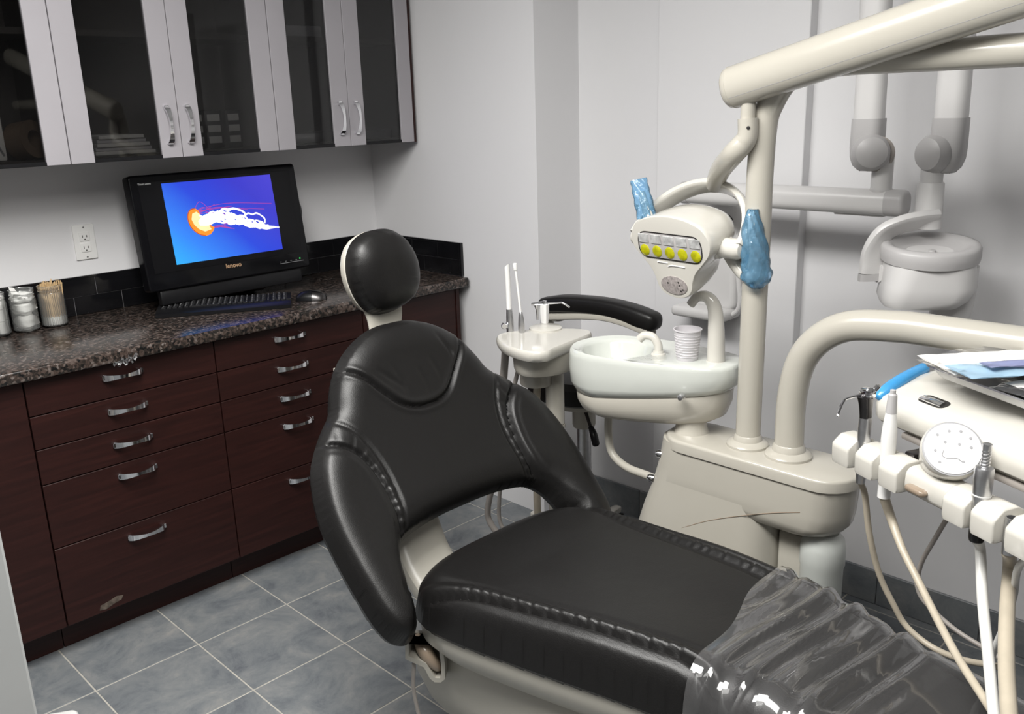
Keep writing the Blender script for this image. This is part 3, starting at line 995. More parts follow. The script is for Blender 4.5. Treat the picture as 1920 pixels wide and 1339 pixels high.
for q, (dz, rz, lab) in enumerate([(.030, .024, 'folded gauze wad at the bottom of the middle jar'), (.072, .020, 'folded gauze wad halfway up the middle jar'), (.108, .017, 'folded gauze wad near the top of the middle jar')]):
    tag(link('gauze_wad', wad(JC[1] + Vector((0, 0, dz)), .0335, .0335, rz, q), M['cotton'], base=JC[1], sharp=60), lab, 'gauze', 'gauze in the middle jar')
b = nb()
q = [JC[1] + Vector((-.026, -.004, .112)), JC[1] + Vector((-.008, -.012, .118)), JC[1] + Vector((-.010, .010, .120)), JC[1] + Vector((-.032, .004, .146)), JC[1] + Vector((-.02, -.006, .143))]
V = [b.verts.new(p) for p in q]; b.faces.new((V[0], V[1], V[4])); b.faces.new((V[0], V[4], V[3])); b.faces.new((V[1], V[2], V[4])); b.faces.new((V[2], V[3], V[4])); b.faces.new((V[0], V[3], V[2])); b.faces.new((V[0], V[2], V[1]))
tag(link('gauze_square', b, M['cotton'], base=JC[1]), 'folded white gauze corner sticking out of the middle jar', 'gauze', 'gauze in the middle jar')
roll0 = None
for lvl in range(3):
    for k in range(7):
        a = k * 2 * PI / 6
        d = Vector((.0235 * math.cos(a), .0235 * math.sin(a), 0)) if k < 6 else Vector((0, 0, 0))
        p = JC[0] + d + Vector((0, 0, .009 + lvl * .038))
        if roll0 is None:
            b = nb(); lathe(b, [(.006, 0), (.0112, .001), (.0112, .037), (.006, .038)], p, seg=12)
            roll0 = link('cotton_roll', b, M['cotton'], base=p); tag(roll0, 'white cotton roll standing in the first glass jar', 'cotton roll', 'cotton rolls in the first jar')
            p0 = p
        else:
            dup(roll0, p - p0)
# swabs
sw0 = None
for k in range(96):
    a = k * 2.39996; rr = .0335 * math.sqrt((k + .5) / 96)
    p = JC[2] + Vector((rr * math.cos(a), rr * math.sin(a), .0075))
    if sw0 is None:
        b = nb(); lathe(b, [(.0014, 0), (.0014, .133)], (0, 0, 0), seg=6)
        lathe(b, [(.0015, -.0006), (.0028, .003), (.0031, .010), (.0025, .020), (.0015, .026)], (0, 0, 0), seg=8)
        for f in b.faces:
            f.material_index = 1 if max(v.co.to_2d().length for v in f.verts) > .00145 else 0
        sw0 = link('cotton_swab', b, None, base=(0, 0, 0), mats=[M['stick'], M['cotton']])
        tag(sw0, 'wooden cotton-tipped swab standing in the third glass jar', 'swab', 'cotton swabs in the third jar')
        o = sw0
    else:
        o = sw0.copy(); COL.objects.link(o)
    o.location = p
    tl = .02 + .09 * rr / .0335
    o.rotation_euler = (-tl * math.sin(a) * .5, tl * math.cos(a) * .5, a)
    o.scale = (1, 1, random.uniform(.93, 1.06))

# white corner of a low pedal at the lower left
pa_, pb_ = at(104, 1334, z=.05), at(146, 1327, z=.05)
pu_ = (pb_ - pa_).normalized(); pv_ = Vector((pu_.y, -pu_.x, 0))
if pv_.x > 0: pv_ = -pv_
pc_ = pb_ - pu_ * .07 + pv_ * .05
b = nb(); plate(b, rrect(.15, .10, .022, 6), lambda a, c, h: (pc_.x + a * pu_.x + c * pv_.x, pc_.y + a * pu_.y + c * pv_.y, h), .0005, .05, .010)
t = thing('foot_pedal', (pc_.x, pc_.y, 0), 'small white rounded foot pedal on the floor beside the partition', 'pedal')
link('housing', b, M['white'], t)
# ================================================================== THE DENTAL CHAIR (long axis along y, head towards the cabinets)
XCH = 1.338
chair = thing('dental_chair', (XCH, .9, 0), 'black leather dental chair with a cream base in the middle of the room', 'dental chair')

# ---- backrest: a gently curved sheet in (a across, s along) carrying thick padding
_S = np.linspace(-.35, .85, 481)
_ANG = np.radians(np.interp(_S, [-.3, 0, .25, .5, .8], [46, 46, 58, 72, 80]))
_dy, _dz = np.cos(_ANG), np.sin(_ANG)
_ds = _S[1] - _S[0]
_Y = np.concatenate([[0], np.cumsum((_dy[1:] + _dy[:-1]) / 2 * _ds)]); _Z = np.concatenate([[0], np.cumsum((_dz[1:] + _dz[:-1]) / 2 * _ds)])
_Y += 1.51 - np.interp(0, _S, _Y); _Z += .605 - np.interp(0, _S, _Z)


XB = XCH - .018


def back_pt(a, s, h):
    """h outwards from the padding side"""
    a, s, h = np.asarray(a, float), np.asarray(s, float), np.asarray(h, float)
    g = np.interp(s, _S, _ANG)
    wing = 0.55 * np.maximum(0, np.abs(a) - .17) ** 2
    hh = h + wing
    return np.stack([XB + a, np.interp(s, _S, _Y) - np.sin(g) * hh, np.interp(s, _S, _Z) + np.cos(g) * hh], -1)


def creases(t, so, spots, width=.0042):
    h = np.zeros_like(t)
    for t0, k, sl in spots:
        h -= k * np.exp(-((t - t0 - sl * so) / width) ** 2)
        h += k * .45 * np.exp(-((t - t0 - sl * so - .007) / (width * 1.3)) ** 2)
    return h


def crease_spots(t0, t1, step, k, seed):
    r_ = np.random.default_rng(seed); out = []
    t = t0
    while t < t1:
        out.append((t, k * r_.uniform(.45, 1.15), r_.uniform(-.35, .35)))
        t += step * r_.uniform(.7, 1.5)
    return out


halfb = [(0, .512), (.05, .510), (.10, .497), (.152, .470), (.196, .432), (.230, .380), (.252, .335), (.285, .305), (.322, .268), (.358, .220), (.382, .155), (.395, .085),
         (.398, .0), (.395, -.08), (.388, -.145), (.370, -.188), (.338, -.207), (.302, -.195), (.276, -.150), (.262, -.090), (.248, -.040), (.215, -.002), (.15, .014), (.075, .021)]
outl = halfb + [(0, .022)] + [(-a, s) for a, s in reversed(halfb[1:])]
OUTB = [(p[0] * .965, p[1]) for p in spline(outl, 5, True)]
U_SEAM = [tuple(p) for p in spline([(-.245, .452), (-.20, .434), (-.155, .400), (-.115, .350), (-.075, .305), (-.03, .285), (.03, .285), (.075, .305), (.115, .350), (.155, .400), (.185, .445), (.19, .485)], 6)]
SEAM_O = [(.34, .282), (.31, .272), (.268, .250), (.235, .215), (.217, .170), (.208, .10), (.212, .03), (.226, -.03), (.245, -.07), (.27, -.11)]
SEAM_I = [(.300, .325), (.262, .318), (.222, .272), (.201, .225), (.188, .17), (.186, .11), (.193, .04), (.207, -.01), (.226, -.045)]
SEAM_O = [tuple(p) for p in spline(SEAM_O, 5)]; SEAM_I = [tuple(p) for p in spline(SEAM_I, 5)]
mir = lambda L: [(-a, s) for a, s in L]


SPOT_B = crease_spots(.07, .36, .026, .0022, 3)


def back_front(A, B, D):
    h = puff(D, .058, .075, 2.2)
    Aa = np.abs(A)
    so, _, _, t, sd = seg_dist(Aa, B, SEAM_O, False)
    si, _, _, ti, sdi = seg_dist(Aa, B, SEAM_I, False)
    su, _, _, tu, sdu = seg_dist(A, B, U_SEAM, False)
    fade = np.clip(D / .02, 0, 1)
    wingm = 1 / (1 + np.exp(-sd * so / .006))            # 1 outside the piping (bolster side)
    sel = np.where(sd > 0, 1.0, 0.0)
    h = h + fade * .012 * sel * np.clip(so / .03, 0, 1)
    h -= fade * (.010 * np.exp(-(so / .006) ** 2) + .006 * np.exp(-(si / .0055) ** 2) + .008 * np.exp(-(su / .0065) ** 2))
    # raised piping beside the seams
    h += fade * (.0028 * np.exp(-((so - .011) / .007) ** 2) * (sd > 0) + .0028 * np.exp(-((su - .012) / .007) ** 2))
    # gathers across the narrow strip between the two seams
    win = (sd < 0) * (sdi > 0) * np.clip(so / .004, 0, 1) * np.clip(si / .004, 0, 1) * (so < .07)
    h += fade * win * creases(t, so, SPOT_B, .005)
    # soft puckers running up from the head-panel seam
    for (x0, y0, x1, y1, k) in [(-.205, .435, -.105, .350, .004), (-.165, .43, -.075, .33, .0035), (-.115, .41, -.03, .315, .003), (.125, .36, .09, .47, .0035), (.06, .31, .05, .40, .0015), (.01, .30, .005, .38, .0012), (-.05, .31, -.07, .42, .0015)]:
        sp, _, _, tp, _ = seg_dist(A, B, [(x0, y0), ((x0 + x1) / 2 + .008, (y0 + y1) / 2 - .006), (x1, y1)], False)
        h -= fade * k * np.exp(-(sp / .006) ** 2) * np.clip((su - .012) / .015, 0, 1) * np.sin(np.clip(tp / .11, 0, 1) * PI)
    return back_pt(A, B, h)


def back_back(A, B, D):
    return back_pt(A, B, -puff(D, .035, .05, 2.2))


def back_cls(a, s):
    so, _, _, _, sd = seg_dist(np.abs(a), s, SEAM_O, False)
    su, _, _, _, sdu = seg_dist(a, s, U_SEAM, False)
    c = np.zeros(len(a), int)
    far = np.abs(a) > .205
    c[(sd > 0) & far & (s < .29)] = 1
    c[(c == 1) & (a > 0)] = 2
    c[(sdu > 0) & (s > .27) & (np.abs(a) < .26) & (c == 0)] = 3
    return c


pads = cushion(OUTB, .0042, back_front, back_back, back_cls)
backrest = raw('backrest', pads[0], M['leather'], chair)
raw('side_bolster', pads[1], M['leather'], backrest); raw('side_bolster', pads[2], M['leather'], backrest)
raw('upper_panel', pads[3], M['leather'], backrest)
# cream shell behind the padding and the bracket down to the seat
b = nb()
rings = []
for s in np.linspace(-.16, .44, 13):
    w = .17 + .05 * math.sin((s + .16) / .6 * PI)
    rings.append([tuple(back_pt(x * w, s, -.030 - .030 * math.sqrt(max(0, 1 - x * x)) * 1.2)) for x in np.linspace(-1, 1, 13)] + [tuple(back_pt(x * w, s, -.028)) for x in np.linspace(1, -1, 13)])
    if s < .0:
        pass
lo = [r for r, s in zip(rings, np.linspace(-.16, .44, 13)) if s >= .02]
loft(b, lo); link('back_shell', b, M['cream2'], chair)
b = nb()
tube(b, [(XCH - .115, 1.24, .40), (XCH - .115, 1.42, .415), (XCH - .115, 1.56, .50), (XCH - .095, 1.66, .66)], [1, 1, 1, .9], 20, 6, flat=(.072, .028), up=(0, -.7, .7))
link('back_bracket', b, M['cream2'], chair)

# ---- headrest
HC = Vector((1.349, 1.832, 1.158)); hang = math.radians(84)
HX, HU, HN = Vector((1, 0, 0)), Vector((0, math.cos(hang), math.sin(hang))), Vector((0, -math.sin(hang), math.cos(hang)))
ho = [(-.010, .106), (.035, .104), (.072, .086), (.098, .050), (.111, .005), (.106, -.042), (.082, -.080), (.035, -.101), (-.015, -.106), (-.052, -.098), (-.080, -.072), (-.098, -.035), (-.106, .008), (-.100, .050), (-.080, .082), (-.048, .100)]
OUTH = [tuple(p) for p in spline(ho, 5, True)]


def hpt(A, B, h):
    cyl = h + .35 * A * A + .25 * B * B
    return np.stack([HC.x + A, HC.y + HU.y * B + HN.y * cyl, HC.z + HU.z * B + HN.z * cyl], -1)


hp = cushion(OUTH, .006, lambda A, B, D: hpt(A, B, puff(D, .060, .085, 2.0)), lambda A, B, D: hpt(A, B, -puff(D, .016, .02)))
hr = raw('headrest', hp[0], M['leather'], chair)
b = nb()
shell = [(p[0] * .985 - .004, p[1] * .985) for p in OUTH[::3]]
loft(b, [[tuple(hpt(np.array(p[0] * k), np.array(p[1] * k), np.array(h))) for p in shell] for k, h in ((.7, -.030), (.95, -.026), (1.0, -.012), (1.0, -.002), (.96, .002))])
link('headrest_shell', b, M['cream2'], hr)
b = nb()
tube(b, [tuple(hpt(np.array(0), np.array(-.03), np.array(-.024))), tuple(hpt(np.array(0), np.array(-.10), np.array(-.012))), (XCH, 1.815, 1.0), (XCH, 1.80, .93)], [1.15, 1.0, .78, .78], 18, 6, flat=(.058, .010), up=(0, -1, .15))
link('headrest_post', b, M['cream2'], chair)

# ---- seat: outline in (a across, y), height from a profile along y
halfs = [(0, 1.492), (.10, 1.490), (.18, 1.476), (.240, 1.445), (.276, 1.400), (.292, 1.335), (.292, 1.25), (.280, 1.12), (.266, .98), (.248, .85), (.228, .72), (.206, .58), (.188, .42), (.176, .26), (.170, .10), (.160, .0), (.12, -.06), (.06, -.085)]
outs = halfs + [(0, -.09)] + [(-a, y) for a, y in reversed(halfs[1:])]
OUTS = [tuple(p) for p in spline(outs, 4, True)]
_ys = [-.1, .1, .4, .55, .66, .78, .92, 1.1, 1.3, 1.45]
_zs = [.51, .535, .580, .605, .622, .628, .622, .604, .587, .574]
YY = np.linspace(-.1, 1.46, 300)
ZZ = np.interp(YY, _ys, _zs)
kern = np.hanning(41); kern /= kern.sum()
ZZ = np.convolve(np.pad(ZZ, 20, mode='edge'), kern, 'valid')
seat_top = lambda y: np.interp(y, YY, ZZ)
PIPE = [tuple(p) for p in spline([(.285, 1.385), (.266, 1.31), (.244, 1.22), (.226, 1.10), (.208, .97), (.192, .85), (.180, .77), (.190, .72), (.215, .69)], 5)]


SPOT_S = crease_spots(.10, .62, .030, .0040, 8)


def seat_h(A, B, D):
    T = .098
    h = puff(D, T, .085, 2.1) - T
    Aa = np.abs(A)
    so, _, _, t, sd = seg_dist(Aa, B, PIPE, False)
    fade = np.clip(D / .02, 0, 1)
    outer = (sd > 0) & (B > .66) & (B < 1.38)
    h = h + fade * np.where(outer, .016 * np.clip(so / .03, 0, 1) , 0)
    h -= fade * .012 * np.exp(-(so / .0055) ** 2)
    h += fade * .0035 * np.exp(-((so - .012) / .008) ** 2)
    h -= .010 * np.exp(-(Aa / .12) ** 2) * np.clip((B - .55) / .2, 0, 1) * np.clip((1.45 - B) / .2, 0, 1)
    win = (sd < 0) * np.clip(so / .004, 0, 1) * np.clip((.036 - so) / .010, 0, 1) * (B > .70)
    h += fade * (win * creases(t, so, SPOT_S, .0036) + .006 * np.exp(-((so - .016) / .012) ** 2) * (sd < 0) * (B > .70) - .0035 * np.exp(-((so - .037) / .006) ** 2) * (sd < 0) * (B > .70))
    # seam across the knee where the leg part starts
    sk, _, _, _, _ = seg_dist(A, B, [(-.25, .665), (0, .655), (.25, .665)], False)
    h -= fade * .008 * np.exp(-(sk / .006) ** 2)
    return h


def seat_front(A, B, D):
    return np.stack([XCH + A, B, seat_top(B) + seat_h(A, B, D)], -1)


def seat_back(A, B, D):
    return np.stack([XCH + A, B, seat_top(B) - .098 - puff(D, .02, .03)], -1)


def seat_cls(a, y):
    so, _, _, _, sd = seg_dist(np.abs(a), y, PIPE, False)
    c = np.zeros(len(a), int)
    m = (sd > 0) & (y > .67) & (y < 1.385) & (np.abs(a) > .175)
    c[m & (a < 0)] = 1; c[m & (a > 0)] = 2
    c[(y <= .665)] = 3
    return c


ps = cushion(OUTS, .005, seat_front, seat_back, seat_cls)
seat = raw('seat', ps[0], M['leather'], chair)
raw('side_bolster', ps[1], M['leather'], seat); raw('side_bolster', ps[2], M['leather'], seat)
raw('leg_rest', ps[3], M['leather'], chair)

# ---- cream pan under the seat, pedestal and floor plate
b = nb()
rings = []
pan = [(a * .97, y * .985 + .01) for a, y in [p for p in spline(outs, 3, True)]]
def panring(k, dz, y0=.62):
    return [(XCH + a * k, (y - y0) * (k * .5 + .5) + y0, float(seat_top(y)) + dz) for a, y in pan]
loft(b, [panring(.80, -.185), panring(.93, -.172), panring(1.0, -.145), panring(1.005, -.105), panring(.98, -.093)])
link('seat_pan', b, M['cream2'], chair)
b = nb()
def slab(w, y0, y1, z, r=.04):
    return [(XCH + p[0], p[1] + (y0 + y1) / 2, z) for p in rrect(w, y1 - y0, min(r, w / 2.1))]
loft(b, [slab(.40, .40, 1.20, .0, .06), slab(.40, .40, 1.20, .05, .06), slab(.38, .44, 1.17, .09, .06), slab(.40, .46, 1.24, .16, .06), slab(.45, .48, 1.36, .21, .05), slab(.475, .50, 1.45, .25, .05), slab(.48, .50, 1.492, .30, .05), slab(.48, .52, 1.485, .36, .05), slab(.47, .52, 1.46, .41, .05), slab(.44, .54, 1.40, .45, .05)])
link('pedestal', b, M['cream2'], chair)
# empty armrest socket at the near rear corner, with its cable
c = at(805, 1240, x=1.065)
b = nb()
fr = frame(c, Vector((.62, -.78, 0)), Vector((.78, .62, 0)), (0, 0, 1))
pr = [(-.048, .050), (-.050, .014), (-.046, .010), (-.010, -.006), (.002, -.034), (.012, -.043), (.026, -.043), (.036, -.034), (.038, .0), (.034, .05)]
pin = [(-.040, .050), (-.042, .020), (-.036, .018), (-.004, .004), (.009, -.024), (.014, -.032), (.024, -.032), (.028, -.028), (.029, .0), (.026, .05)]
outer0 = [fr @ Vector((p[0], -.014, p[1])) for p in pr]; inner0 = [fr @ Vector((p[0], -.014, p[1])) for p in pin]
inner1 = [fr @ Vector((p[0], .03, p[1])) for p in pin]; outer1 = [fr @ Vector((p[0], .04, p[1])) for p in pr]
R_ = [[b.verts.new(p) for p in ring] for ring in (outer1, outer0, inner0, inner1)]
for i in range(3):
    for k in range(len(pr)):
        b.faces.new((R_[i][k], R_[i][(k + 1) % len(pr)], R_[i + 1][(k + 1) % len(pr)], R_[i + 1][k]))
b.faces.new(R_[3]); b.faces.new(R_[0][::-1])
sock = link('armrest_socket', b, M['cream2'], chair, sharp=25)
b = nb(); tube(b, [fr @ Vector((-.028, .024, .04)), fr @ Vector((-.010, .004, .022)), fr @ Vector((.014, .0, -.008)), fr @ Vector((.020, .01, -.024))], [.012, .016, .013, .007], 12, 4, dome=1); link('socket_pin', b, M['brown'], sock)
b = nb(); tube(b, [c + Vector((-.02, .03, -.01)), c + Vector((-.025, .03, -.08)), c + Vector((-.012, .02, -.20)), c + Vector((.02, .02, -.38)), c + Vector((.05, .03, -.40))], .0045, 8, 5); link('cable', b, M['hosegrey'], chair)
# stub of the far armrest pivot
p = at(1140, 985, x=1.63)
b = nb(); tube(b, [p + Vector((0, 0, -.10)), p + Vector((0, 0, -.02)), p + Vector((0, 0, .012))], [.02, .02, .018], 16, 2, dome=.8); link('armrest_pivot', b, M['cream2'], chair)

# ---- clear plastic sleeve pulled over the leg end
U_, V_ = 110, 110
ys = np.linspace(-.115, .80, V_)
FV = []; FF = []
for j in range(V_):
    v = j / (V_ - 1)
    for i in range(U_ + 1):
        u = -1 + 2 * i / U_
        yh = .770 + .052 * u + .008 * math.sin(7 * u)           # hem, a little askew across the chair
        y = -.115 + (yh + .115) * v
        hw = float(np.interp(y, [p[1] for p in reversed(halfs)], [p[0] for p in reversed(halfs)])) if y > -.085 else .05
        a = u * (hw + .07)
        d = hw + .010 - abs(a)
        if d > 0:
            h = -.098 * (1 - (1 - max(0, 1 - d / .085) ** 2.1) ** (1 / 2.1)) + .008
        else:
            h = -.088 - (-d) * 1.2
        g = np.clip((y - .42) / .12, 0, 1) * np.clip((yh - y) / .03, .15, 1) * np.clip(.35 + d / .05, .15, 1)
        k = y - .10 * a + .02 * math.sin(8 * a)
        h += g * (.0055 * math.sin(k * 120 + 1.5 * math.sin(a * 9)) + .004 * math.sin(k * 71 + 1 + 6 * a) + .002 * math.sin(k * 210 + 14 * a))
        if d < 0:
            a += math.copysign(.004 * math.sin(y * 60 + 3 * v), a)
        h += .007 + .016 * np.clip((.50 - y) / .12, 0, 1) * np.clip(d / .08, 0, 1)
        FV.append((XCH + a, y, float(seat_top(max(-.1, y))) + h))
for j in range(V_ - 1):
    for i in range(U_):
        k = j * (U_ + 1) + i
        FF.append((k, k + 1, k + U_ + 2, k + U_ + 1))
sl = thing('plastic_sleeve', (XCH, .4, .62), 'wrinkled clear plastic sleeve covering the leg end of the dental chair', 'plastic cover')
raw('film', (FV, FF), M['film'], sl)

# ================================================================== DENTAL UNIT (box on the far side of the chair)
XU = 1.90
unit = thing('dental_unit', (XU, 1.1, 0), 'cream dental unit box carrying the lamp post, delivery arm and spittoon', 'dental unit')
def stadium(y0, y1, w, z, n=9):
    r0 = min(w, (y1 - y0) * .49) * .85
    P = []
    for k in range(n):
        a = -PI / 2 + PI * k / (n - 1); P.append((XU + w * math.sin(a), y1 - r0 + r0 * math.cos(a), z))
    for k in range(n):
        a = PI / 2 + PI * k / (n - 1); P.append((XU + w * math.sin(a), y0 + r0 + r0 * math.cos(a), z))
    return P


left_y = lambda z: float(np.interp(z, [0, .20, .34, .42, .49, .56, .64, .70], [1.425, 1.425, 1.422, 1.412, 1.39, 1.362, 1.340, 1.330]))
b = nb()
loft(b, [stadium(.90, 1.30, .060, .549)] + [stadium(*a) for a in ((.862, left_y(.555),  .072, .553), (.835, left_y(.565), .079, .562), (.820, left_y(.59), .0825, .580), (.814, left_y(.62), .0835, .61), (.808, left_y(.70), .0835, .700))])
loft(b, [stadium(.985, left_y(z) + .0006, (.0838 + max(0, .5 - z) * .03) if z < .55 else .0828, z) for z in (0, .04, .2, .34, .42, .49, .53, .57, .62, .66)])
link('body', b, M['cream'], unit, sharp=50)
b = nb()
st = []
for k in range(13): 
    a = -PI / 2 + PI * k / 12; st.append((.088 * math.sin(a), 1.242 + .078 * math.cos(a)))
for k in range(13):
    a = PI / 2 + PI * k / 12; st.append((.088 * math.sin(a), .880 + .078 * math.cos(a)))
plate(b, st, lambda a, y, h: (XU + a, y, h), .682, .712, .008); link('top_cap', b, M['cream'], unit)
b = nb(); tube(b, [at(1278, 990, x=XU - .0838), at(1330, 976, x=XU - .0838), at(1400, 966, x=XU - .0838), at(1450, 962, x=XU - .0836), at(1500, 961, x=XU - .0834)], .0010, 6, 6); link('body_seam', b, M['brown'], unit)
b = nb(); lathe(b, [(.0475, .02), (.050, .03), (.050, .46), (.053, .47), (.053, .51), (.048, .535), (.035, .55), (.01, .553)], (XU - .005, .878, 0), seg=30); link('water_tank', b, M['tank'], unit, label='milky white bottle under the box')
b = nb(); box(b, (XU - .03, .92, .30), (XU + .05, .984, .53), .01, 2); link('tank_bracket', b, M['cream2'], unit)
for q in ((1242, 852), (1226, 897)):
    p = at(*q, x=1.845)
    b = nb(); lathe(b, [(.011, 0), (.011, .012), (.007, .018), (.001, .020)], p, (-.45, .85, .1), 14); link('side_knob', b, M['chrome'], unit)

# lamp post with its bend, and the lower delivery arm
PB = Vector((1.905, 1.098, .712))
b = nb(); lathe(b, [(.052, -.001), (.052, .006), (.047, .012), (.036, .016), (.0335, .026), (.031, .030)], PB, seg=32); link('post_collar', b, M['cream'], unit)
b = nb()
tube(b, [PB + Vector((0, 0, .01)), PB + Vector((0, -.002, .45)), PB + Vector((0, -.004, .74)), PB + Vector((0, -.022, .83)), PB + Vector((0, -.08, .895)), PB + Vector((0, -.19, .91)), PB + Vector((0, -.45, .912)), PB + Vector((0, -1.5, .92))], .0305, 24, 10)
link('lamp_post', b, M['cream'], unit)
DB = Vector((1.905, .986, .712))
b = nb(); lathe(b, [(.056, -.001), (.056, .006), (.050, .013), (.040, .017), (.037, .030), (.034, .034)], DB, seg=32); link('arm_collar', b, M['cream'], unit)
b = nb()
tube(b, [DB + Vector((0, 0, .01)), DB + Vector((0, -.002, .16)), DB + Vector((0, -.030, .265)), DB + Vector((0, -.105, .335)), DB + Vector((0, -.22, .358)), DB + Vector((0, -.42, .362)), DB + Vector((0, -1.3, .364))], .0345, 24, 10)
link('delivery_arm', b, M['cream'], unit)

# ------------------------------------------------------------------ spittoon
ZB = .905
bowl = thing('spittoon', (1.91, 1.40, .71), 'white porcelain spittoon bowl on a cream bracket beside the unit', 'spittoon')
ro = [(1.772, 1.46), (1.770, 1.53), (1.795, 1.595), (1.85, 1.628), (1.93, 1.622), (1.99, 1.575), (2.015, 1.50), (2.03, 1.42), (2.03, 1.30), (2.02, 1.20), (1.985, 1.165), (1.93, 1.152), (1.885, 1.165), (1.845, 1.21), (1.812, 1.29), (1.786, 1.38)]
RO = [np.array(p) for p in spline(ro, 3, True)]
cb = np.array((1.905, 1.40))
def bring(k, z, tilt=0.0):
    return [(*(cb + (p - cb) * k), z - tilt * max(0, (p[1] - 1.35))) for p in RO]
hole = [np.array((1.888 + .092 * math.cos(2 * PI * k / len(RO) + 2.9), 1.498 + .098 * math.sin(2 * PI * k / len(RO) + 2.9))) for k in range(len(RO))]
# match start angles of the rim and of the basin
a0 = [math.atan2(p[1] - 1.498, p[0] - 1.888) for p in RO]
hole = [np.array((1.888 + .094 * math.cos(a), 1.500 + .100 * math.sin(a))) for a in a0]
h2 = lambda k, z: [(*(np.array((1.888, 1.500)) + (p - np.array((1.888, 1.500))) * k), z) for p in hole]
b = nb()
loft(b, [bring(.80, ZB - .118), bring(.93, ZB - .112), bring(.985, ZB - .090), bring(1.0, ZB - .05), bring(.995, ZB - .018), bring(.985, ZB - .006), bring(.96, ZB), [(*((np.array(p[:2]) * .5 + q * .5)), ZB - .004) for p, q in zip(bring(.95, ZB), hole)], h2(1.04, ZB - .006), h2(.98, ZB - .014), h2(.88, ZB - .05), h2(.62, ZB - .078), h2(.2, ZB - .088), h2(.05, ZB - .090)])
for v in b.verts:
    v.co.z = ZB - (ZB - v.co.z) * float(np.interp(v.co.y, [1.15, 1.50], [.60, 1.06]))
link('bowl', b, M['porcelain'], bowl, sharp=60)
b = nb()
loft(b, [bring(.55, -.052), bring(.74, -.049), bring(.85, -.040), bring(.90, -.020), bring(.915, .012), bring(.86, .020)])
for v in b.verts:
    # under the bowl: shallow at the basin end, deeper over the neck
    zt_ = ZB - .120 * float(np.interp(v.co.y, [1.15, 1.50], [.60, 1.06])); dp = float(np.interp(v.co.y, [1.15, 1.30, 1.60], [1.75, 1.45, .95]))
    v.co.z = zt_ + v.co.z * dp
base_ = link('bracket', b, M['cream'], bowl, sharp=60)
p = at(1272, 747, x=1.80)
b = nb(); lathe(b, [(.009, -.01), (.009, .006), (.006, .010), (.001, .011)], p + Vector((.012, 0, 0)), (-.95, -.3, .0), 14); link('button', b, M['steel'], base_)
b = nb(); lathe(b, [(.05, .70), (.045, .715), (.04, .73), (.04, .77)], (1.90, 1.262, 0), seg=24); link('neck', b, M['cream'], bowl)
# spout over the basin
b = nb(); s0 = Vector((1.905, 1.375, ZB - .006)); s1 = s0 + Vector((-.022, .070, .020))
lathe(b, [(.020, 0), (.019, .004), (.015, .006), (.0135, .012)], s0, seg=18)
tube(b, [s0 + Vector((0, 0, .008)), s0 + Vector((0, .002, .028)), s0 + Vector((-.004, .016, .047)), s0 + Vector((-.012, .038, .049)), s0 + Vector((-.018, .050, .038))], .0115, 14, 6)
link('rinse_spout', b, M['ivory'], bowl)
# cup filler
f0 = Vector((1.935, 1.216, ZB - .006))
b = nb(); lathe(b, [(.026, 0), (.025, .005), (.02, .008)], f0, seg=20)
tube(b, [f0 + Vector((0, 0, .004)), f0 + Vector((0, .002, .08)), f0 + Vector((0, .008, .14)), f0 + Vector((-.004, .026, .168)), f0 + Vector((-.010, .054, .168)), f0 + Vector((-.014, .072, .146))], [.0235, .0215, .0185, .0155, .013, .0115], 16, 6)
link('cup_filler', b, M['ivory'], bowl)
# drain tube looping from the bracket to the unit
b = nb()
q = [at(1141, 775, x=1.90), at(1141, 815, x=1.90), at(1148, 850, x=1.90), at(1175, 876, x=1.89), at(1215, 892, x=1.88), at(1245, 905, x=1.87)]
tube(b, q, .0115, 12, 6); link('drain_tube', b, M['cream2'], bowl)
# cup
cc = Vector((1.908, 1.286, ZB - .004))
b = nb(); lathe(b, [(.012, .001), (.0265, .001), (.0275, .004), (.0345, .078), (.037, .080), (.0368, .083), (.0345, .083), (.0335, .079), (.0262, .006), (.012, .004)], cc, seg=36)
for k in range(9):
    lathe(b, [(.0279 + .0066 * (.012 + .007 * k) / .078, .012 + .007 * k - .0012), (.0288 + .0066 * (.012 + .007 * k) / .078, .012 + .007 * k), (.0279 + .0066 * (.012 + .007 * k) / .078, .012 + .007 * k + .0012)], cc, seg=36, cap=False)
tag(link('plastic_cup', b, M['cup'], base=cc), 'white ribbed plastic cup standing on the spittoon', 'cup')

# ------------------------------------------------------------------ assistant's holder with suction tips and syringe
ah = thing('assistant_holder', (1.86, 1.76, 0), 'cream assistant instrument holder on a post behind the spittoon', 'instrument holder')
ZA = .896
to = [(1.775, 1.865), (1.735, 1.80), (1.715, 1.72), (1.722, 1.665), (1.755, 1.640), (1.80, 1.648), (1.96, 1.668), (1.998, 1.685), (2.008, 1.715), (1.985, 1.765), (1.94, 1.815), (1.88, 1.862), (1.82, 1.885)]
TO = [tuple(p) for p in spline(to, 3, True)]
b = nb(); tc_ = np.array((1.85, 1.75))
tr_ = lambda k, z: [(*(tc_ + (np.array(p) - tc_) * k), z) for p in TO]
loft(b, [tr_(.70, ZA - .040), tr_(.86, ZA - .038), tr_(.95, ZA - .032), tr_(.99, ZA - .022), tr_(1.0, ZA - .012), tr_(.99, ZA - .004), tr_(.965, ZA)])
link('holder_tray', b, M['ivory'], ah)
b = nb(); box(b, (-.030, -.012, -.008), (.030, .012, .0), .004, 2, frame(at(992, 657, z=ZA - .012), (.25, -.97, 0), (.97, .25, 0), (0, 0, 1))); link('front_latch', b, M['cream'], ah)
b = nb(); lathe(b, [(.05, 0), (.05, .004), (.046, .006), (.01, .0065)], at(1023, 616, z=ZA), seg=28); link('round_pad', b, M['ivory'], ah)
b = nb()
c = Vector((1.86, 1.745, 0))
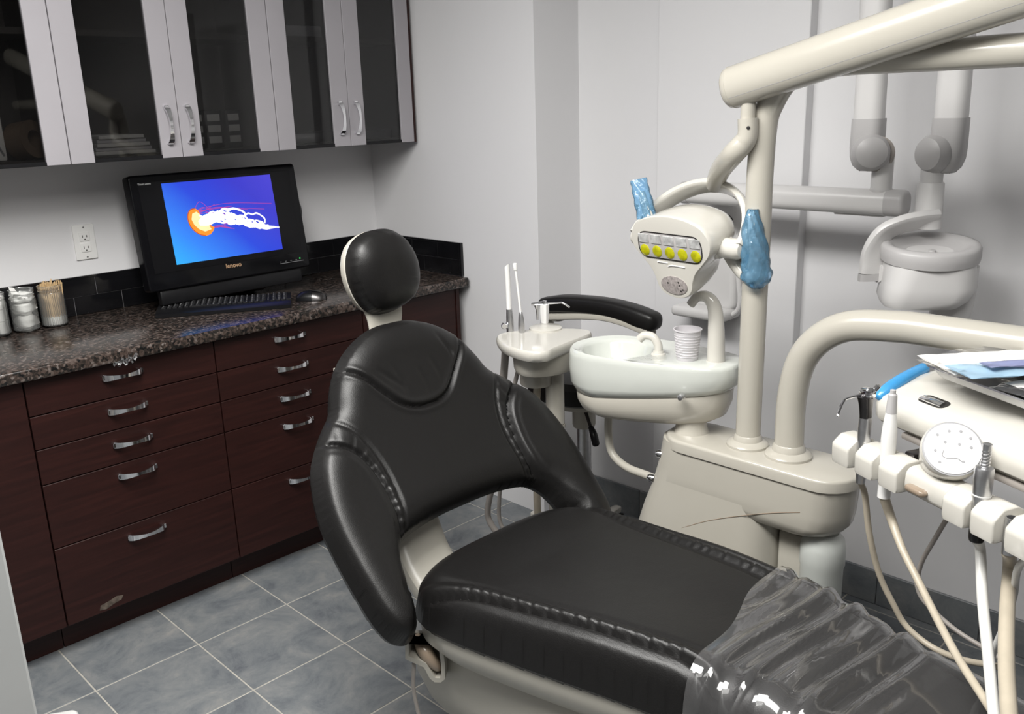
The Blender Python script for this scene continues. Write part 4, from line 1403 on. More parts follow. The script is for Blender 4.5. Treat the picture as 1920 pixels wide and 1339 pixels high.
e2 = lambda rx, ry, z: [(c.x + rx * math.cos(2 * PI * k / 28), c.y + ry * math.sin(2 * PI * k / 28), z) for k in range(28)]
loft(b, [e2(.085, .062, ZA - .100), e2(.100, .074, ZA - .094), e2(.108, .080, ZA - .080), e2(.112, .084, ZA - .03)]); link('valve_housing', b, M['cream'], ah)
b = nb(); lathe(b, [(.046, ZA - .150), (.049, ZA - .145), (.049, ZA - .10)], at(1005, 690, z=ZA - .10) * 1.0 + Vector((0, 0, -(ZA - .10))), seg=24); link('valve_cup', b, M['cream'], ah)
pa = at(1040, 700, x=1.90); pa.z = 0
b = nb(); lathe(b, [(.028, .62), (.028, .84)], pa, seg=22, ref=(1, 0, 0)); lathe(b, [(.0295, .605), (.0295, .617)], pa, seg=22); lathe(b, [(.0255, .04), (.0255, .606)], pa, seg=22); lathe(b, [(.07, 0), (.07, .03), (.03, .05)], pa, seg=22); link('post', b, M['cream'], ah)
hoses = [((948, 655), (945, 700), (940, 760), (1000, 880), (915, 950), (922, 985), (940, 1010)), ((977, 668), (970, 700), (962, 740), (940, 860), (936, 940), (940, 985), (960, 1010))]
for k, L in enumerate(hoses):
    b = nb()
    q = [at(*L[0], z=ZA - .04), at(*L[1], x=1.86), at(*L[2], x=1.87), at(935 if k == 0 else 945, 860, x=1.92), at(*L[4], x=1.95), at(*L[5], x=1.96), at(L[6][0] + 12, L[6][1] + 10, x=1.97)]
    tube(b, q, [.012, .012, .0115, .011, .011, .011, .011] if k == 0 else .007, 12, 6); link('suction_hose', b, M['hosegrey'], ah)
b = nb(); tube(b, [at(1008, 720, x=1.86), at(1003, 800, x=1.90), at(1006, 900, x=1.93), at(1008, 960, x=1.95), at(1010, 1005, x=1.96)], .012, 12, 5); link('suction_hose', b, M['hose'], ah)
# suction tips stand in the holder but lift out
s1 = at(957, 628, x=1.85); s1.z = ZA
t = thing('suction_handpiece', s1, 'wide white suction tip with a slanted end on the left of the holder', 'suction tip', 'suction tips')
b = nb(); tube(b, [s1 + Vector((0, 0, -.03)), s1 + Vector((0, 0, .03)), s1 + Vector((-.001, .001, .068))], [.011, .011, .0085], 14, 3); link('handle', b, M['steel'], t)
b = nb(); tube(b, [s1 + Vector((-.001, .001, .066)), s1 + Vector((-.002, .001, .14)), s1 + Vector((-.003, .002, .200))], [.008, .008, .0082], 12, 3)
for v in b.verts:
    if v.co.z > s1.z + .19: v.co.z += (v.co.y - s1.y) * -.9
link('tip', b, M['white'], t)
b = nb(); lathe(b, [(.008, -.012), (.010, -.008), (.010, .008), (.008, .012)], s1 + Vector((-.012, .012, .018)), (.7, .7, 0), 12); link('lever', b, M['chrome'], t)
s2 = at(978, 622, x=1.86); s2.z = ZA
t = thing('suction_handpiece', s2, 'thin white saliva ejector with a round tip beside the wide suction tip', 'suction tip', 'suction tips')
b = nb(); tube(b, [s2 + Vector((0, 0, -.03)), s2 + Vector((0, 0, .025)), s2 + Vector((0, .001, .055)), s2 + Vector((0, .002, .062))], [.0095, .0095, .0065, .005], 14, 3); link('handle', b, M['steel'], t)
b = nb(); tube(b, [s2 + Vector((0, .002, .06)), s2 + Vector((-.001, .009, .13)), s2 + Vector((-.002, .016, .192))], .0036, 10, 3); link('tube', b, M['white'], t)
b = nb(); tube(b, [s2 + Vector((-.002, .016, .188)), s2 + Vector((-.002, .018, .206))], .0062, 12, 1, dome=.4); link('tip', b, M['white'], t)
s3 = at(1021, 605, z=ZA + .006)
t = thing('air_water_syringe', s3, 'small chrome three-way syringe standing on the assistant holder', 'syringe')
b = nb(); tube(b, [s3 + Vector((0, 0, 0)), s3 + Vector((0, 0, .03)), s3 + Vector((0, 0, .058))], [.0095, .0115, .0125], 14, 3, flat=(1.25, .9), up=(1, 0, 0)); link('handle', b, M['white'], t)
b = nb(); tube(b, [s3 + Vector((-.016, .014, .01)), s3 + Vector((-.016, .014, .04)), s3 + Vector((-.018, .016, .058))], [.003, .005, .008], 10, 3); link('lever', b, M['steel'], t)
b = nb(); tube(b, [s3 + Vector((-.028, .028, .060)), s3 + Vector((0, 0, .061)), s3 + Vector((.006, -.006, .061))], [.004, .008, .008], 10, 2); lathe(b, [(.003, .055), (.009, .060), (.009, .066), (.004, .070)], s3, seg=14); link('head', b, M['chrome'], t)
b = nb(); tube(b, [s3 + Vector((.004, -.004, .060)), s3 + Vector((.022, -.040, .064)), s3 + Vector((.028, -.052, .064)), s3 + Vector((.036, -.072, .052))], .0028, 8, 4); link('nozzle', b, M['chrome'], t)

# ------------------------------------------------------------------ assistant's stool with its padded body arm
SX, SY = 2.20, 1.893
st_ = thing('assistant_stool', (SX, SY, 0), 'black round assistant stool with a curved padded body arm against the wall', 'stool')
b = nb(); lathe(b, [(.02, .612), (.17, .612), (.187, .622), (.192, .645), (.188, .672), (.17, .690), (.11, .697), (.02, .699)], (SX, SY, 0), seg=48); link('seat', b, M['leather'], st_)
b = nb(); lathe(b, [(.05, .565), (.10, .575), (.150, .592), (.160, .611), (.02, .6115)], (SX, SY, 0), seg=40); link('seat_pan', b, M['cream2'], st_)
b = nb(); lathe(b, [(.036, .49), (.040, .50), (.040, .57), (.05, .578)], (SX, SY, 0), seg=24); link('hub', b, M['cream2'], st_)
b = nb(); lathe(b, [(.0245, .30), (.0245, .50)], (SX, SY, 0), seg=24); lathe(b, [(.0255, .335), (.0255, .345)], (SX, SY, 0), seg=24); link('gas_lift', b, M['steel'], st_)
b = nb(); lathe(b, [(.038, .07), (.034, .30), (.030, .308), (.02, .309)], (SX, SY, 0), seg=24); link('column', b, M['cream2'], st_)
lv = [at(1098, 772, x=2.15), at(1108, 802, x=2.13), at(1113, 815, x=2.12), at(1117, 832, x=2.115)]
b = nb(); tube(b, lv[:2], .006, 10, 1); l_ = link('lever', b, M['darksteel'], st_)
b = nb(); tube(b, [lv[1], lv[2], lv[3]], [.009, .0125, .0125], 12, 4, dome=.8); link('lever_grip', b, M['blackpl'], l_)
for k in range(5):
    a = 2.75 + k * 2 * PI / 5
    d = Vector((math.cos(a), math.sin(a), 0)); o_ = Vector((SX, SY, 0))
    b = nb(); tube(b, [o_ + d * .03 + Vector((0, 0, .095)), o_ + d * .15 + Vector((0, 0, .085)), o_ + d * .27 + Vector((0, 0, .068))], [1, .85, .7], 12, 3, flat=(.024, .02), up=(0, 0, 1)); lg = link('leg', b, M['ivory'], st_)
    b = nb(); lathe(b, [(.012, -.022), (.0255, -.018), (.0255, -.004), (.012, -.002), (.012, .002), (.0255, .004), (.0255, .018), (.012, .022)], o_ + d * .27 + Vector((0, 0, .0265)), (-d.y, d.x, 0), 18); link('caster', b, M['blackpl'], lg)
XA = 2.20
ap = [at(px_, py_, x=XA) for px_, py_ in ((1026, 571), (1058, 569), (1100, 571), (1140, 576), (1176, 585), (1203, 595), (1222, 602))]
b = nb(); tube(b, ap, [.92, 1.0, 1.0, 1.0, 1.03, 1.08, 1.02], 22, 6, flat=(.034, .029), up=(0, 0, 1), dome=.9)
arm = link('body_arm', b, M['leather'], st_)
b = nb(); tube(b, [p + Vector((-.004, 0, dz_)) for p, dz_ in zip(ap, (-.040, -.042, -.036, -.031, -.031, -.032, -.033))], 1.0, 14, 6, flat=(.027, .012), up=(0, 0, 1)); link('arm_plate', b, M['cream2'], arm)
b = nb(); tube(b, [ap[0] + Vector((.01, .0, -.04)), ap[0] + Vector((.01, -.01, -.16)), (SX + .01, SY + .16, .60), (SX, SY + .10, .586)], .014, 12, 5); link('arm_support', b, M['cream2'], st_)
b = nb(); lathe(b, [(.022, 0), (.024, .006), (.024, .02)], ap[-1] + Vector((0, .012, -.055)), seg=16); lathe(b, [(.02, 0), (.026, .004), (.026, .02)], ap[1] + Vector((0, .03, -.062)), seg=16); link('arm_bolts', b, M['hosegrey'], arm)
# ================================================================== OPERATING LAMP and its balanced arm
lamp = thing('operating_lamp', (1.86, 1.27, 1.2), 'white dental operating lamp on a thick balanced arm over the spittoon', 'lamp')
A0, A1 = at(1392, 158, x=1.86), Vector((1.84, .10, 1.838))
b = nb()
dA = (A1 - A0).normalized()
upA = Vector((0, 0, 1)); upA = (upA - dA * upA.dot(dA)).normalized(); wA = dA.cross(upA)
def aring(t, w, h):
    c = A0 + dA * t
    return [c + wA * (w * math.copysign(abs(math.cos(a)) ** .92, math.cos(a))) + upA * (h * math.copysign(abs(math.sin(a)) ** .95, math.sin(a))) for a in [2 * PI * k / 32 for k in range(32)]]
loft(b, [aring(-.042, .022, .026), aring(-.040, .032, .038), aring(-.034, .038, .044), aring(-.022, .0405, .047), aring(1.3, .0415, .048)])
arm_ = link('balanced_arm', b, M['cream'], lamp)
b = nb(); loft(b, [aring(-.0232, .0409, .0474), aring(-.0222, .0409, .0474)]); link('end_cap_joint', b, M['cream2'], arm_)
b = nb()
for s in (-1, 1):
    tube(b, [A0 + dA * -.02 + wA * (.0343 * s) - upA * .026, A0 + dA * 1.3 + wA * (.0351 * s) - upA * .0266], .0006, 6, 1)
link('cover_seam', b, M['greyprint'], arm_)
LN = Vector((-.97, .10, -.21)).normalized()
LS = Vector((-.1, -.995, 0)); LS = (LS - LN * LS.dot(LN)).normalized()
LU = LS.cross(LN).normalized()
if LU.z < 0: LU = -LU
LC = at(1257, 467, x=1.815)
BU = (LU * .64 - LN * .77).normalized()
BC = LC - LN * .058 - LU * .004
BT = BC + BU * .172
# hanging neck
n0 = A0 + dA * .005 + Vector((0, 0, -.03))
n_ = [at(1402, 222, x=1.86), at(1402, 250, x=1.86), at(1396, 266, x=1.86), at(1374, 290, x=1.86), at(1362, 310, x=1.86), at(1355, 328, x=1.86)]
b = nb(); tube(b, [Vector((n_[0].x, n_[0].y, A0.z - .01)), Vector((n_[0].x, n_[0].y, n_[0].z - .01))], .0165, 18, 1); link('pivot_pin', b, M['cream'], lamp)
b = nb(); tube(b, [Vector((n_[0].x, n_[0].y, n_[0].z)), n_[1], n_[2], n_[3], (n_[4] + BT) / 2 + Vector((0, 0, .012)), BT], [.0225, .0225, .0245, .0255, .025, .023], 20, 7); nk = link('neck', b, M['cream'], lamp)
p = Vector((n_[0].x, n_[0].y, n_[0].z - .020)) + Vector((-.019, -.0135, 0))
b = nb(); lathe(b, [(.004, -.004), (.004, .001), (.0005, .0012)], p, (-.8, -.58, .1), 12); link('screw', b, M['darksteel'], nk)

lf = lambda s, t, h: LC + LS * s + LU * t + LN * h
face = [(0, .084), (.06, .077), (.105, .059), (.126, .028), (.122, -.002), (.098, -.030), (.073, -.056), (.060, -.082), (.053, -.106), (.034, -.123), (0, -.130)]
FO = [tuple(p) for p in spline(face + [(-s, t) for s, t in reversed(face[1:-1])], 4, True)]
c0 = np.array((0, -.01))
def lring(k, h, sh=(0, 0)):
    return [lf(*(c0 + (np.array(p) - c0) * k + np.array(sh)), h) for p in FO]
b = nb()
loft(b, [lring(.55, -.140, (0, .014)), lring(.74, -.131, (0, .011)), lring(.87, -.110, (0, .007)), lring(.94, -.078, (0, .003)), lring(.98, -.040), lring(1.0, -.010), lring(.995, -.002), lring(.975, .002), lring(.93, .0025), lring(.6, .0025)])
head = link('lamp_head', b, M['ivory'], lamp, sharp=50)
b = nb(); plate(b, rrect(.198, .064, .024, 6, 0, .006), lambda s, t, h: lf(s, t, h), .0, .0036, .0006); link('lens_window', b, M['lensback'], head)
b = nb(); q_ = rrect(.200, .066, .025, 6, 0, .006); tube(b, [lf(s, t, .0034) for s, t in q_ + q_[:1]], .0014, 6, 1, cap=False); link('window_rim', b, M['darksteel'], head)
for k in range(5):
    x = -.0815 + .0405 * k
    b = nb(); lathe(b, [(.0152, .003), (.0152, .0042), (.012, .0060), (.006, .0066), (.001, .0066)], lf(x, -.0095, 0), tuple(LN), 22); link('yellow_lens', b, M['yellow'], head, label='yellow lens disc' if k == 0 else None)
    b = nb(); box(b, (x - .0165, .010, .003), (x + .0165, .034, .0055), .002, 1, frame(LC, LS, LU, LN)); link('reflector', b, M['lens'], head)
b = nb(); lathe(b, [(.024, .0025), (.024, .0042), (.021, .0048), (.001, .005)], lf(.0, -.094, 0), tuple(LN), 30, ref=tuple(LU), sx=1.0)
for v in b.verts:
    d = v.co - lf(0, -.094, 0); v.co += LS * (d.dot(LS) * .75)
g_ = link('sensor_grille', b, M['grille'], head)
b = nb()
for s, t in ((-.018, -.089), (.016, -.084), (.020, -.092), (.028, -.102), (.022, -.106)):
    lathe(b, [(.0022, .004), (.0022, .0056), (.0005, .0057)], lf(s, t, 0), tuple(LN), 8)
link('sensor_holes', b, M['slot'], g_)
b = nb()
tube(b, [lf(-.045, -.037, .003), lf(-.012, -.037, .003)], .0017, 6, 1); tube(b, [lf(-.012, -.046, .003), lf(.0, -.042, .003), lf(.042, -.042, .003)], .0017, 6, 3)
link('embossed_lines', b, M['white'], head)
# bow that carries the head between two pivots
b = nb()
tube(b, [BC + LS * (.168 * math.cos(a)) + BU * (.168 * math.sin(a)) for a in np.linspace(0.02, PI - .02, 25)], 1.0, 16, 1, flat=(.010, .025), up=tuple(LS.cross(BU)))
link('bow', b, M['ivory'], lamp)
for s in (-1, 1):
    b = nb(); lathe(b, [(.030, -.065), (.028, -.05), (.0245, -.047), (.0245, .0), (.020, .012), (.008, .016)], BC + LS * (.158 * s), tuple(LS * s), 22); link('pivot', b, M['ivory'], lamp)
# handles reach out and up on both sides, each in a blue plastic sleeve
hr_ = [at(1378, 490, x=1.89), at(1398, 516, x=1.88), at(1414, 512, x=1.87), at(1417, 470, x=1.87), at(1411, 405, x=1.87)]
b = nb(); tube(b, [BC + LS * .11 - LN * .02, *hr_], [.022, .019, .016, .015, .0145, .012], 14, 6, dome=.9); link('handle', b, M['ivory'], lamp)
hl_ = [at(1240, 440, x=1.87), at(1222, 415, x=1.87), at(1211, 390, x=1.87), at(1204, 364, x=1.87)]
b = nb(); tube(b, [BC - LS * .08 - LN * .02, *hl_], [.022, .016, .012, .0115, .0095], 14, 6, dome=.9); link('handle', b, M['ivory'], lamp)


def sleeve(name, pts, widths, th, label, m_, tail=0.0):
    t = thing(name, pts[len(pts) // 2], label, 'sleeve', 'blue barrier sleeves')
    q = spline([(*p, w, h) for p, w, h in zip(pts, widths, th)], 8)
    side = Vector((.70, -.70, 0))
    b = nb(); rings = []
    for i, a in enumerate(q):
        c = Vector(a[:3]); T_ = (Vector(q[min(i + 1, len(q) - 1)][:3]) - Vector(q[max(i - 1, 0)][:3])).normalized()
        sd = (side - T_ * side.dot(T_)).normalized(); nm = T_.cross(sd)
        rings.append([c + sd * (a[3] * math.cos(2 * PI * k / 24) * (1 + .05 * math.sin(i * .9 + k))) + nm * (a[4] * math.sin(2 * PI * k / 24) * (1 + .22 * math.sin(k * 2.1 + i * .7))) for k in range(24)])
    loft(b, rings, cap=True)
    link('film', b, m_, t, sharp=70)
    return t


sleeve('handle_sleeve', [at(1412, 392, x=1.87), at(1411, 425, x=1.87), at(1415, 470, x=1.87), at(1417, 500, x=1.87), at(1419, 522, x=1.87), at(1419, 541, x=1.87)], [.012, .024, .033, .034, .036, .014], [.010, .018, .021, .021, .022, .010], 'blue plastic barrier sleeve on the lamp handle nearest the post', M['blue'])
sleeve('handle_sleeve', [at(1197, 336, x=1.87), at(1201, 355, x=1.87), at(1207, 380, x=1.87), at(1213, 408, x=1.87)], [.021, .022, .024, .025], [.006, .011, .015, .016], 'blue plastic barrier sleeve on the lamp handle away from the post', M['blue'])

# ================================================================== X-RAY ARM AND HEAD
XX = 2.35
xr = thing('xray_unit', (XX, .95, 1.28), 'white wall-mounted dental x-ray with folding arms, grey joints and a cream-white head', 'x-ray unit')
b = nb()
bar0, bar1 = Vector((XX, 1.57, 1.279)), Vector((XX, .975, 1.280))
b = nb(); plate(b, rrect(.066, .066, .026, 6), lambda a, c, h: (XX + a, h, 1.280 + c), 1.585, .978); bar = link('wall_bar', b, M['xwhite'], xr)
b = nb(); plate(b, rrect(.068, .068, .027, 6), lambda a, c, h: (XX + a, h, 1.280 + c), .979, .930, .012); link('end_cap', b, M['xgrey'], bar)
b = nb(); plate(b, rrect(.068, .066, .018, 5), lambda a, c, h: (XX + a, h, 1.279 + c), 1.583, 1.612, .012); link('end_cap', b, M['xgrey'], bar)
b = nb(); box(b, (XX - .010, .985, 1.243), (XX + .010, 1.12, 1.249), .002, 1); link('cable_strip', b, M['xwhite'], bar)


def xarm(yc, zt, label_):
    """upright square arm ending in a grey knuckle"""
    b = nb(); loft(b, [[(XX - .012 + p[0], yc + p[1] + k, z) for p in rrect(.062, .074, .026, 6)] for z, k in ((1.49, 0), (zt, .008))]); a_ = link('upright_arm', b, M['xwhite'], xr)
    b = nb(); loft(b, [[(XX - .012 + p[0], yc + p[1], z) for p in rrect(w, w2, .022, 5)] for z, w, w2 in ((1.492, .066, .078), (1.42, .066, .080), (1.395, .064, .077), (1.375, .056, .064), (1.363, .040, .044), (1.360, .02, .02))]); link('knuckle', b, M['xgrey'], a_)
    return a_


a1 = xarm(1.040, 2.05, '')
b = nb(); lathe(b, [(.046, -.02), (.0475, .0), (.046, .012), (.038, .026), (.022, .033), (.002, .035)], Vector((XX - .034, 1.020, 1.408)), (-.85, -.50, .05), 28); kn = link('knuckle_cover', b, M['xgrey'], a1)
b = nb(); lathe(b, [(.045, -.020), (.045, -.004), (.04, 0)], Vector((XX - .030, 1.006, 1.405)), (-.85, -.50, .05), 28); link('knuckle_ring', b, M['hosegrey'], a1)
b = nb(); lathe(b, [(.0265, 1.305), (.0265, 1.40)], (XX, 1.000, 0), seg=22); lathe(b, [(.028, 1.311), (.028, 1.316)], (XX, 1.000, 0), seg=22); link('swivel_post', b, M['xwhite'], xr)
a2 = xarm(.838, 2.05, '')
b = nb(); lathe(b, [(.046, -.02), (.0475, .0), (.046, .012), (.038, .026), (.022, .033), (.002, .035)], Vector((XX - .030, .862, 1.408)), (-.80, .30, .0), 28); link('knuckle_cover', b, M['xgrey'], a2)
sw = Vector((XX - .02, .868, 0))
b = nb(); lathe(b, [(.0265, 1.33), (.0265, 1.39)], sw, seg=22); lathe(b, [(.0335, 1.225), (.0315, 1.335), (.030, 1.338), (.02, 1.339)], sw, seg=24); link('swivel_post', b, M['xwhite'], xr)
yk = [at(1748, 411, x=2.325), at(1722, 414, x=2.29), at(1690, 421, x=2.26), at(1660, 436, x=2.24), at(1643, 465, x=2.23), at(1637, 500, x=2.23), at(1635, 512, x=2.23)]
b = nb(); tube(b, yk, 1.0, 16, 6, flat=(.035, .013), up=(.4, .5, .75)); yo = link('yoke', b, M['xwhite'], xr)
b = nb(); tube(b, [yk[-1], at(1634, 526, x=2.23)], 1.0, 16, 1, flat=(.035, .013), up=(.4, .5, .75)); link('yoke_cap', b, M['xgrey'], yo)
HC_ = Vector((2.285, .838, 1.165))
b = nb(); lathe(b, [(.024, 0), (.024, .02), (.03, .022), (.03, .035)], at(1645, 512, x=2.235), (.85, -.5, 0), 20); link('head_pivot', b, M['xwhite'], xr)
# head: rounded tapering block (t along the view-facing width)
ex, ey = Vector((.55, -.83, 0)).normalized(), Vector((.83, .55, 0)).normalized()
def hring(w, d, z, ox=0, oy=0, r=.05, tilt=.0):
    return [HC_ + ex * (p[0] + ox) + ey * (p[1] + oy) + Vector((0, 0, z + tilt * p[0])) for p in rrect(w, d, min(r, w / 2.1, d / 2.1), 6)]
b = nb()
loft(b, [hring(.10, .10, -.128, -.020, .0, .045), hring(.17, .145, -.122, -.018, 0, .045), hring(.202, .163, -.102, -.010, 0, .05), hring(.216, .172, -.07, 0, 0, .06), hring(.208, .166, -.012, 0, 0, .075), [HC_ + ex * (.108 * math.cos(a_)) + ey * (.088 * math.sin(a_)) + Vector((0, 0, .012 + .16 * .0935 * math.sin(a_))) for a_ in [math.atan2(p[1], p[0]) for p in rrect(.22, .18, .08, 6)]]])
hd = link('tube_head', b, M['xwhite'], xr, sharp=50)
b = nb()
er = lambda w, d, z: [HC_ + ex * (w * math.cos(2 * PI * k / 40)) + ey * (d * math.sin(2 * PI * k / 40)) + Vector((0, 0, z + .16 * math.sin(2 * PI * k / 40) * d)) for k in range(40)]
loft(b, [er(.106, .086, -.010), er(.114, .094, -.008), er(.1165, .0965, .006), er(.116, .096, .024), er(.111, .091, .032), er(.100, .080, .033), er(.086, .064, .026), er(.078, .056, .014), er(.03, .02, .010)])
link('grey_rim', b, M['xgrey'], hd, sharp=60, label='grey rounded top rim')
b = nb(); lathe(b, [(.010, .010), (.009, .016), (.004, .018)], HC_ + ey * -.02, seg=14); link('angle_knob', b, M['xgrey'], hd)
c0_, c1_ = HC_ + ex * .066 + ey * .02 + Vector((0, 0, -.03)), HC_ + ex * .054 + ey * .02 + Vector((0, 0, -.215))
b = nb(); tube(b, [c0_, (c0_ + c1_) / 2 + ex * .008, c1_], [.055, .049, .044], 26, 4); link('cone', b, M['xwhite'], xr)

# control box on the wall behind the lamp
xb = thing('xray_control_box', (2.49, 1.59, 1.07), 'white wall box with a black diamond mark, half hidden behind the lamp', 'control box')
b = nb(); plate(b, rrect(.185, .36, .03, 6, 1.59, 1.07), lambda a, c, h: (XR - .042 - h, a, c), .001, .055, .018); bx_ = link('housing', b, M['xwhite'], xb)
p = at(1367, 411, x=XR - .0975)
b = nb(); V = [b.verts.new(p + Vector((-.0006, u, v))) for u, v in ((.016, 0), (0, .014), (-.016, 0), (0, -.014))]; b.faces.new(V); link('diamond_mark', b, M['slot'], bx_, smooth=False)
b = nb(); lathe(b, [(.03, 1.24), (.032, 1.255), (.025, 1.275), (.012, 1.28)], (2.46, 1.555, 0), seg=20); link('arm_hinge', b, M['xwhite'], xb)
b = nb(); box(b, (XR - .16, 1.50, .865), (XR - .043, 1.70, .90), .014, 3); link('hand_switch_cradle', b, M['xwhite'], bx_)
b = nb(); tube(b, [(XR - .08, 1.505, 1.15), (XR - .10, 1.49, 1.05), (XR - .10, 1.475, .93), (XR - .10, 1.50, .885), (XR - .10, 1.56, .873)], .008, 10, 6); link('coiled_cord', b, M['xwhite'], xb)

# ================================================================== DELIVERY TABLE
DO = Vector((1.66, .655, 0)); du = Vector((-.42, -.9075, 0)).normalized(); dn = Vector((.9075, -.42, 0)).normalized()
dl = lambda u, n, z: DO + du * u + dn * n + Vector((0, 0, z))
dv = thing('delivery_table', dl(.3, .15, .93), 'ivory instrument delivery table hanging over the foot of the chair', 'delivery table')
pf = [(.012, .934), (.004, .942), (.004, .968), (.014, .984), (.034, .993), (.12, 1.012), (.25, 1.026), (.318, 1.030), (.335, 1.022), (.335, .960), (.32, .940), (.28, .932), (.06, .930)]
b = nb()
cn, cz = .17, .975
def dring(u, k):
    return [dl(u, cn + (p[0] - cn) * k, cz + (p[1] - cz) * k) for p in pf]
loft(b, [dring(-.075, .45), dring(-.073, .66), dring(-.064, .83), dring(-.050, .95), dring(-.032, 1.0), dring(.62, 1.0), dring(.63, .9)])
tb = link('table_body', b, M['ivory'], dv, sharp=45)
b = nb(); box(b, (.02, .012, .916), (.60, .30, .9295), .004, 2, frame(DO, du, dn, (0, 0, 1))); link('underside', b, M['hosegrey'], dv)
# inset chrome grip on the sloping top
g0 = at(1752, 750, z=1.0)
gu = (g0 - DO).dot(du); gn = (g0 - DO).dot(dn)
gz = lambda n: float(np.interp(n, [.034, .12, .25, .318], [.993, 1.012, 1.026, 1.030]))
slope = (1.012 - .993) / .086
gf = frame(dl(gu, gn, gz(gn)), du, (dn + Vector((0, 0, slope))).normalized(), du.cross((dn + Vector((0, 0, slope))).normalized()))
b = nb(); plate(b, rrect(.062, .030, .012), lambda a, c, h: gf @ Vector((a, c, h)), -.002, .0012, .0005); gp = link('grip_recess', b, M['slot'], tb)
b = nb(); tube(b, [gf @ Vector((-.024, -.004, .003)), gf @ Vector((0, -.007, .006)), gf @ Vector((.024, -.004, .003))], 1.0, 12, 5, flat=(.008, .0035), up=tuple((gf @ Vector((0, 0, 1))) - gf.translation)); link('grip_bar', b, M['chrome'], tb)
# handle with blue sleeve at the left end
h0 = dl(-.012, .10, 1.005); h1 = dl(-.002, .26, 1.025)
q = [at(1656, 738, z=.985), at(1674, 724, z=.997), at(1700, 708, z=1.006), at(1732, 692, z=1.012)]
b = nb(); tube(b, q, [.010, .012, .012, .011], 14, 5, dome=.8); link('side_handle', b, M['ivory'], dv)
t = thing('handle_sleeve', q[1], 'blue plastic sleeve over the side handle of the delivery table', 'sleeve', 'blue barrier sleeves')
b = nb(); tube(b, [q[0] + (q[0] - q[1]) * .5, q[0], q[1], q[2], q[3]], [.009, .0125, .0135, .0135, .013], 16, 6, dome=.4); link('film', b, M['bluesolid'], t)

# instrument bar: row of cream cradle blocks
bz = .895
BN = -.062
b = nb()
tube(b, [dl(-.02, BN + .02, bz - .004), dl(.5, BN + .02, bz - .004)], 1.0, 16, 1, flat=(.020, .017), up=(0, 0, 1)); br_ = link('instrument_bar', b, M['ivory'], dv)
for u in (.10, .44):
    b = nb(); box(b, (u - .012, BN + .02, bz - .01), (u + .012, .08, bz + .03), .004, 2, frame(DO, du, dn, (0, 0, 1))); link('bar_strut', b, M['darksteel'], dv)
for u in (-.018, .046, .108, .258, .316, .382, .44):
    b = nb()
    pr = [(BN - .034, bz - .030), (BN - .036, bz + .010), (BN - .016, bz + .027), (BN + .014, bz + .028), (BN + .040, bz + .012), (BN + .040, bz - .018), (BN + .024, bz - .030)]
    PP = []
    for i_ in range(len(pr)):
        p_, c_, n_2 = pr[i_ - 1], pr[i_], pr[(i_ + 1) % len(pr)]
        PP += [tuple(c_[k] * .8 + p_[k] * .2 for k in (0, 1)), tuple(c_[k] * .95 + p_[k] * .025 + n_2[k] * .025 for k in (0, 1)), tuple(c_[k] * .8 + n_2[k] * .2 for k in (0, 1))]
    loft(b, [[dl(u + x, BN + (p[0] - BN) * k, bz + (p[1] - bz) * k) for p in PP] for x, k in ((-.0235, .90), (-.0225, .965), (-.019, 1), (.019, 1), (.0225, .965), (.0235, .90))])
    link('cradle_block', b, M['ivory'], dv, sharp=50)
# control panel with its round keypad
b = nb()
kc = at(1786, 842, z=.955)
kc += (Vector(CAM) - kc).normalized() * .055
KN = Vector((-.70, -.34, .60)).normalized()
KS = Vector((0, 0, 1)).cross(KN).normalized(); KU = KN.cross(KS)
ku = (kc - DO).dot(du)
lathe(b, [(.036, -.085), (.046, -.06), (.0495, -.02), (.050, -.006), (.0475, -.001)], kc, tuple(KN), 32, sx=1.0, ref=tuple(KU)); cons = link('keypad_housing', b, M['ivory'], dv)
b = nb(); lathe(b, [(.0475, -.0005), (.0475, .001), (.044, .0015)], kc, tuple(KN), 36); link('keypad_ring', b, M['greyprint'], cons)
b = nb(); lathe(b, [(.0445, .0012), (.0445, .0026), (.042, .0034), (.001, .0036)], kc, tuple(KN), 36); kp = link('keypad', b, M['white'], cons)
b = nb()
kf_ = lambda x, y, h: kc + KS * x + KU * y + KN * h
for x, y in ((-.006, .030), (.012, .031), (-.024, .022), (.027, .020), (-.012, .010), (.010, .008), (.028, .004), (-.027, -.006), (-.020, -.026), (.016, -.022)):
    lathe(b, [(.0026, .0034), (.0026, .0040), (.0005, .0041)], kf_(x, y, 0), tuple(KN), 8)
tube(b, [kf_(-.014, -.004, .0038), kf_(-.016, -.014, .0038), kf_(-.008, -.018, .0038), kf_(.006, -.017, .0038), kf_(.014, -.022, .0038)], .0008, 5, 3)
link('keypad_symbols', b, M['greyprint'], kp)
b = nb(); tube(b, [dl(.14, BN + .004, bz - .001), dl(.235, BN + .004, bz - .001)], 1.0, 20, 1, flat=(.028, .026), up=(0, 0, 1)); link('panel_body', b, M['ivory'], dv)
p = at(1743, 912, z=bz - .004)
p = dl((p - DO).dot(du), BN - .027, bz - .006)
b = nb(); tube(b, [p - du * .014, p + du * .014], 1.0, 16, 1, flat=(.010, .006), up=(0, 0, 1), dome=.9); link('brown_button', b, M['brown'], dv, label='brown oval push button')

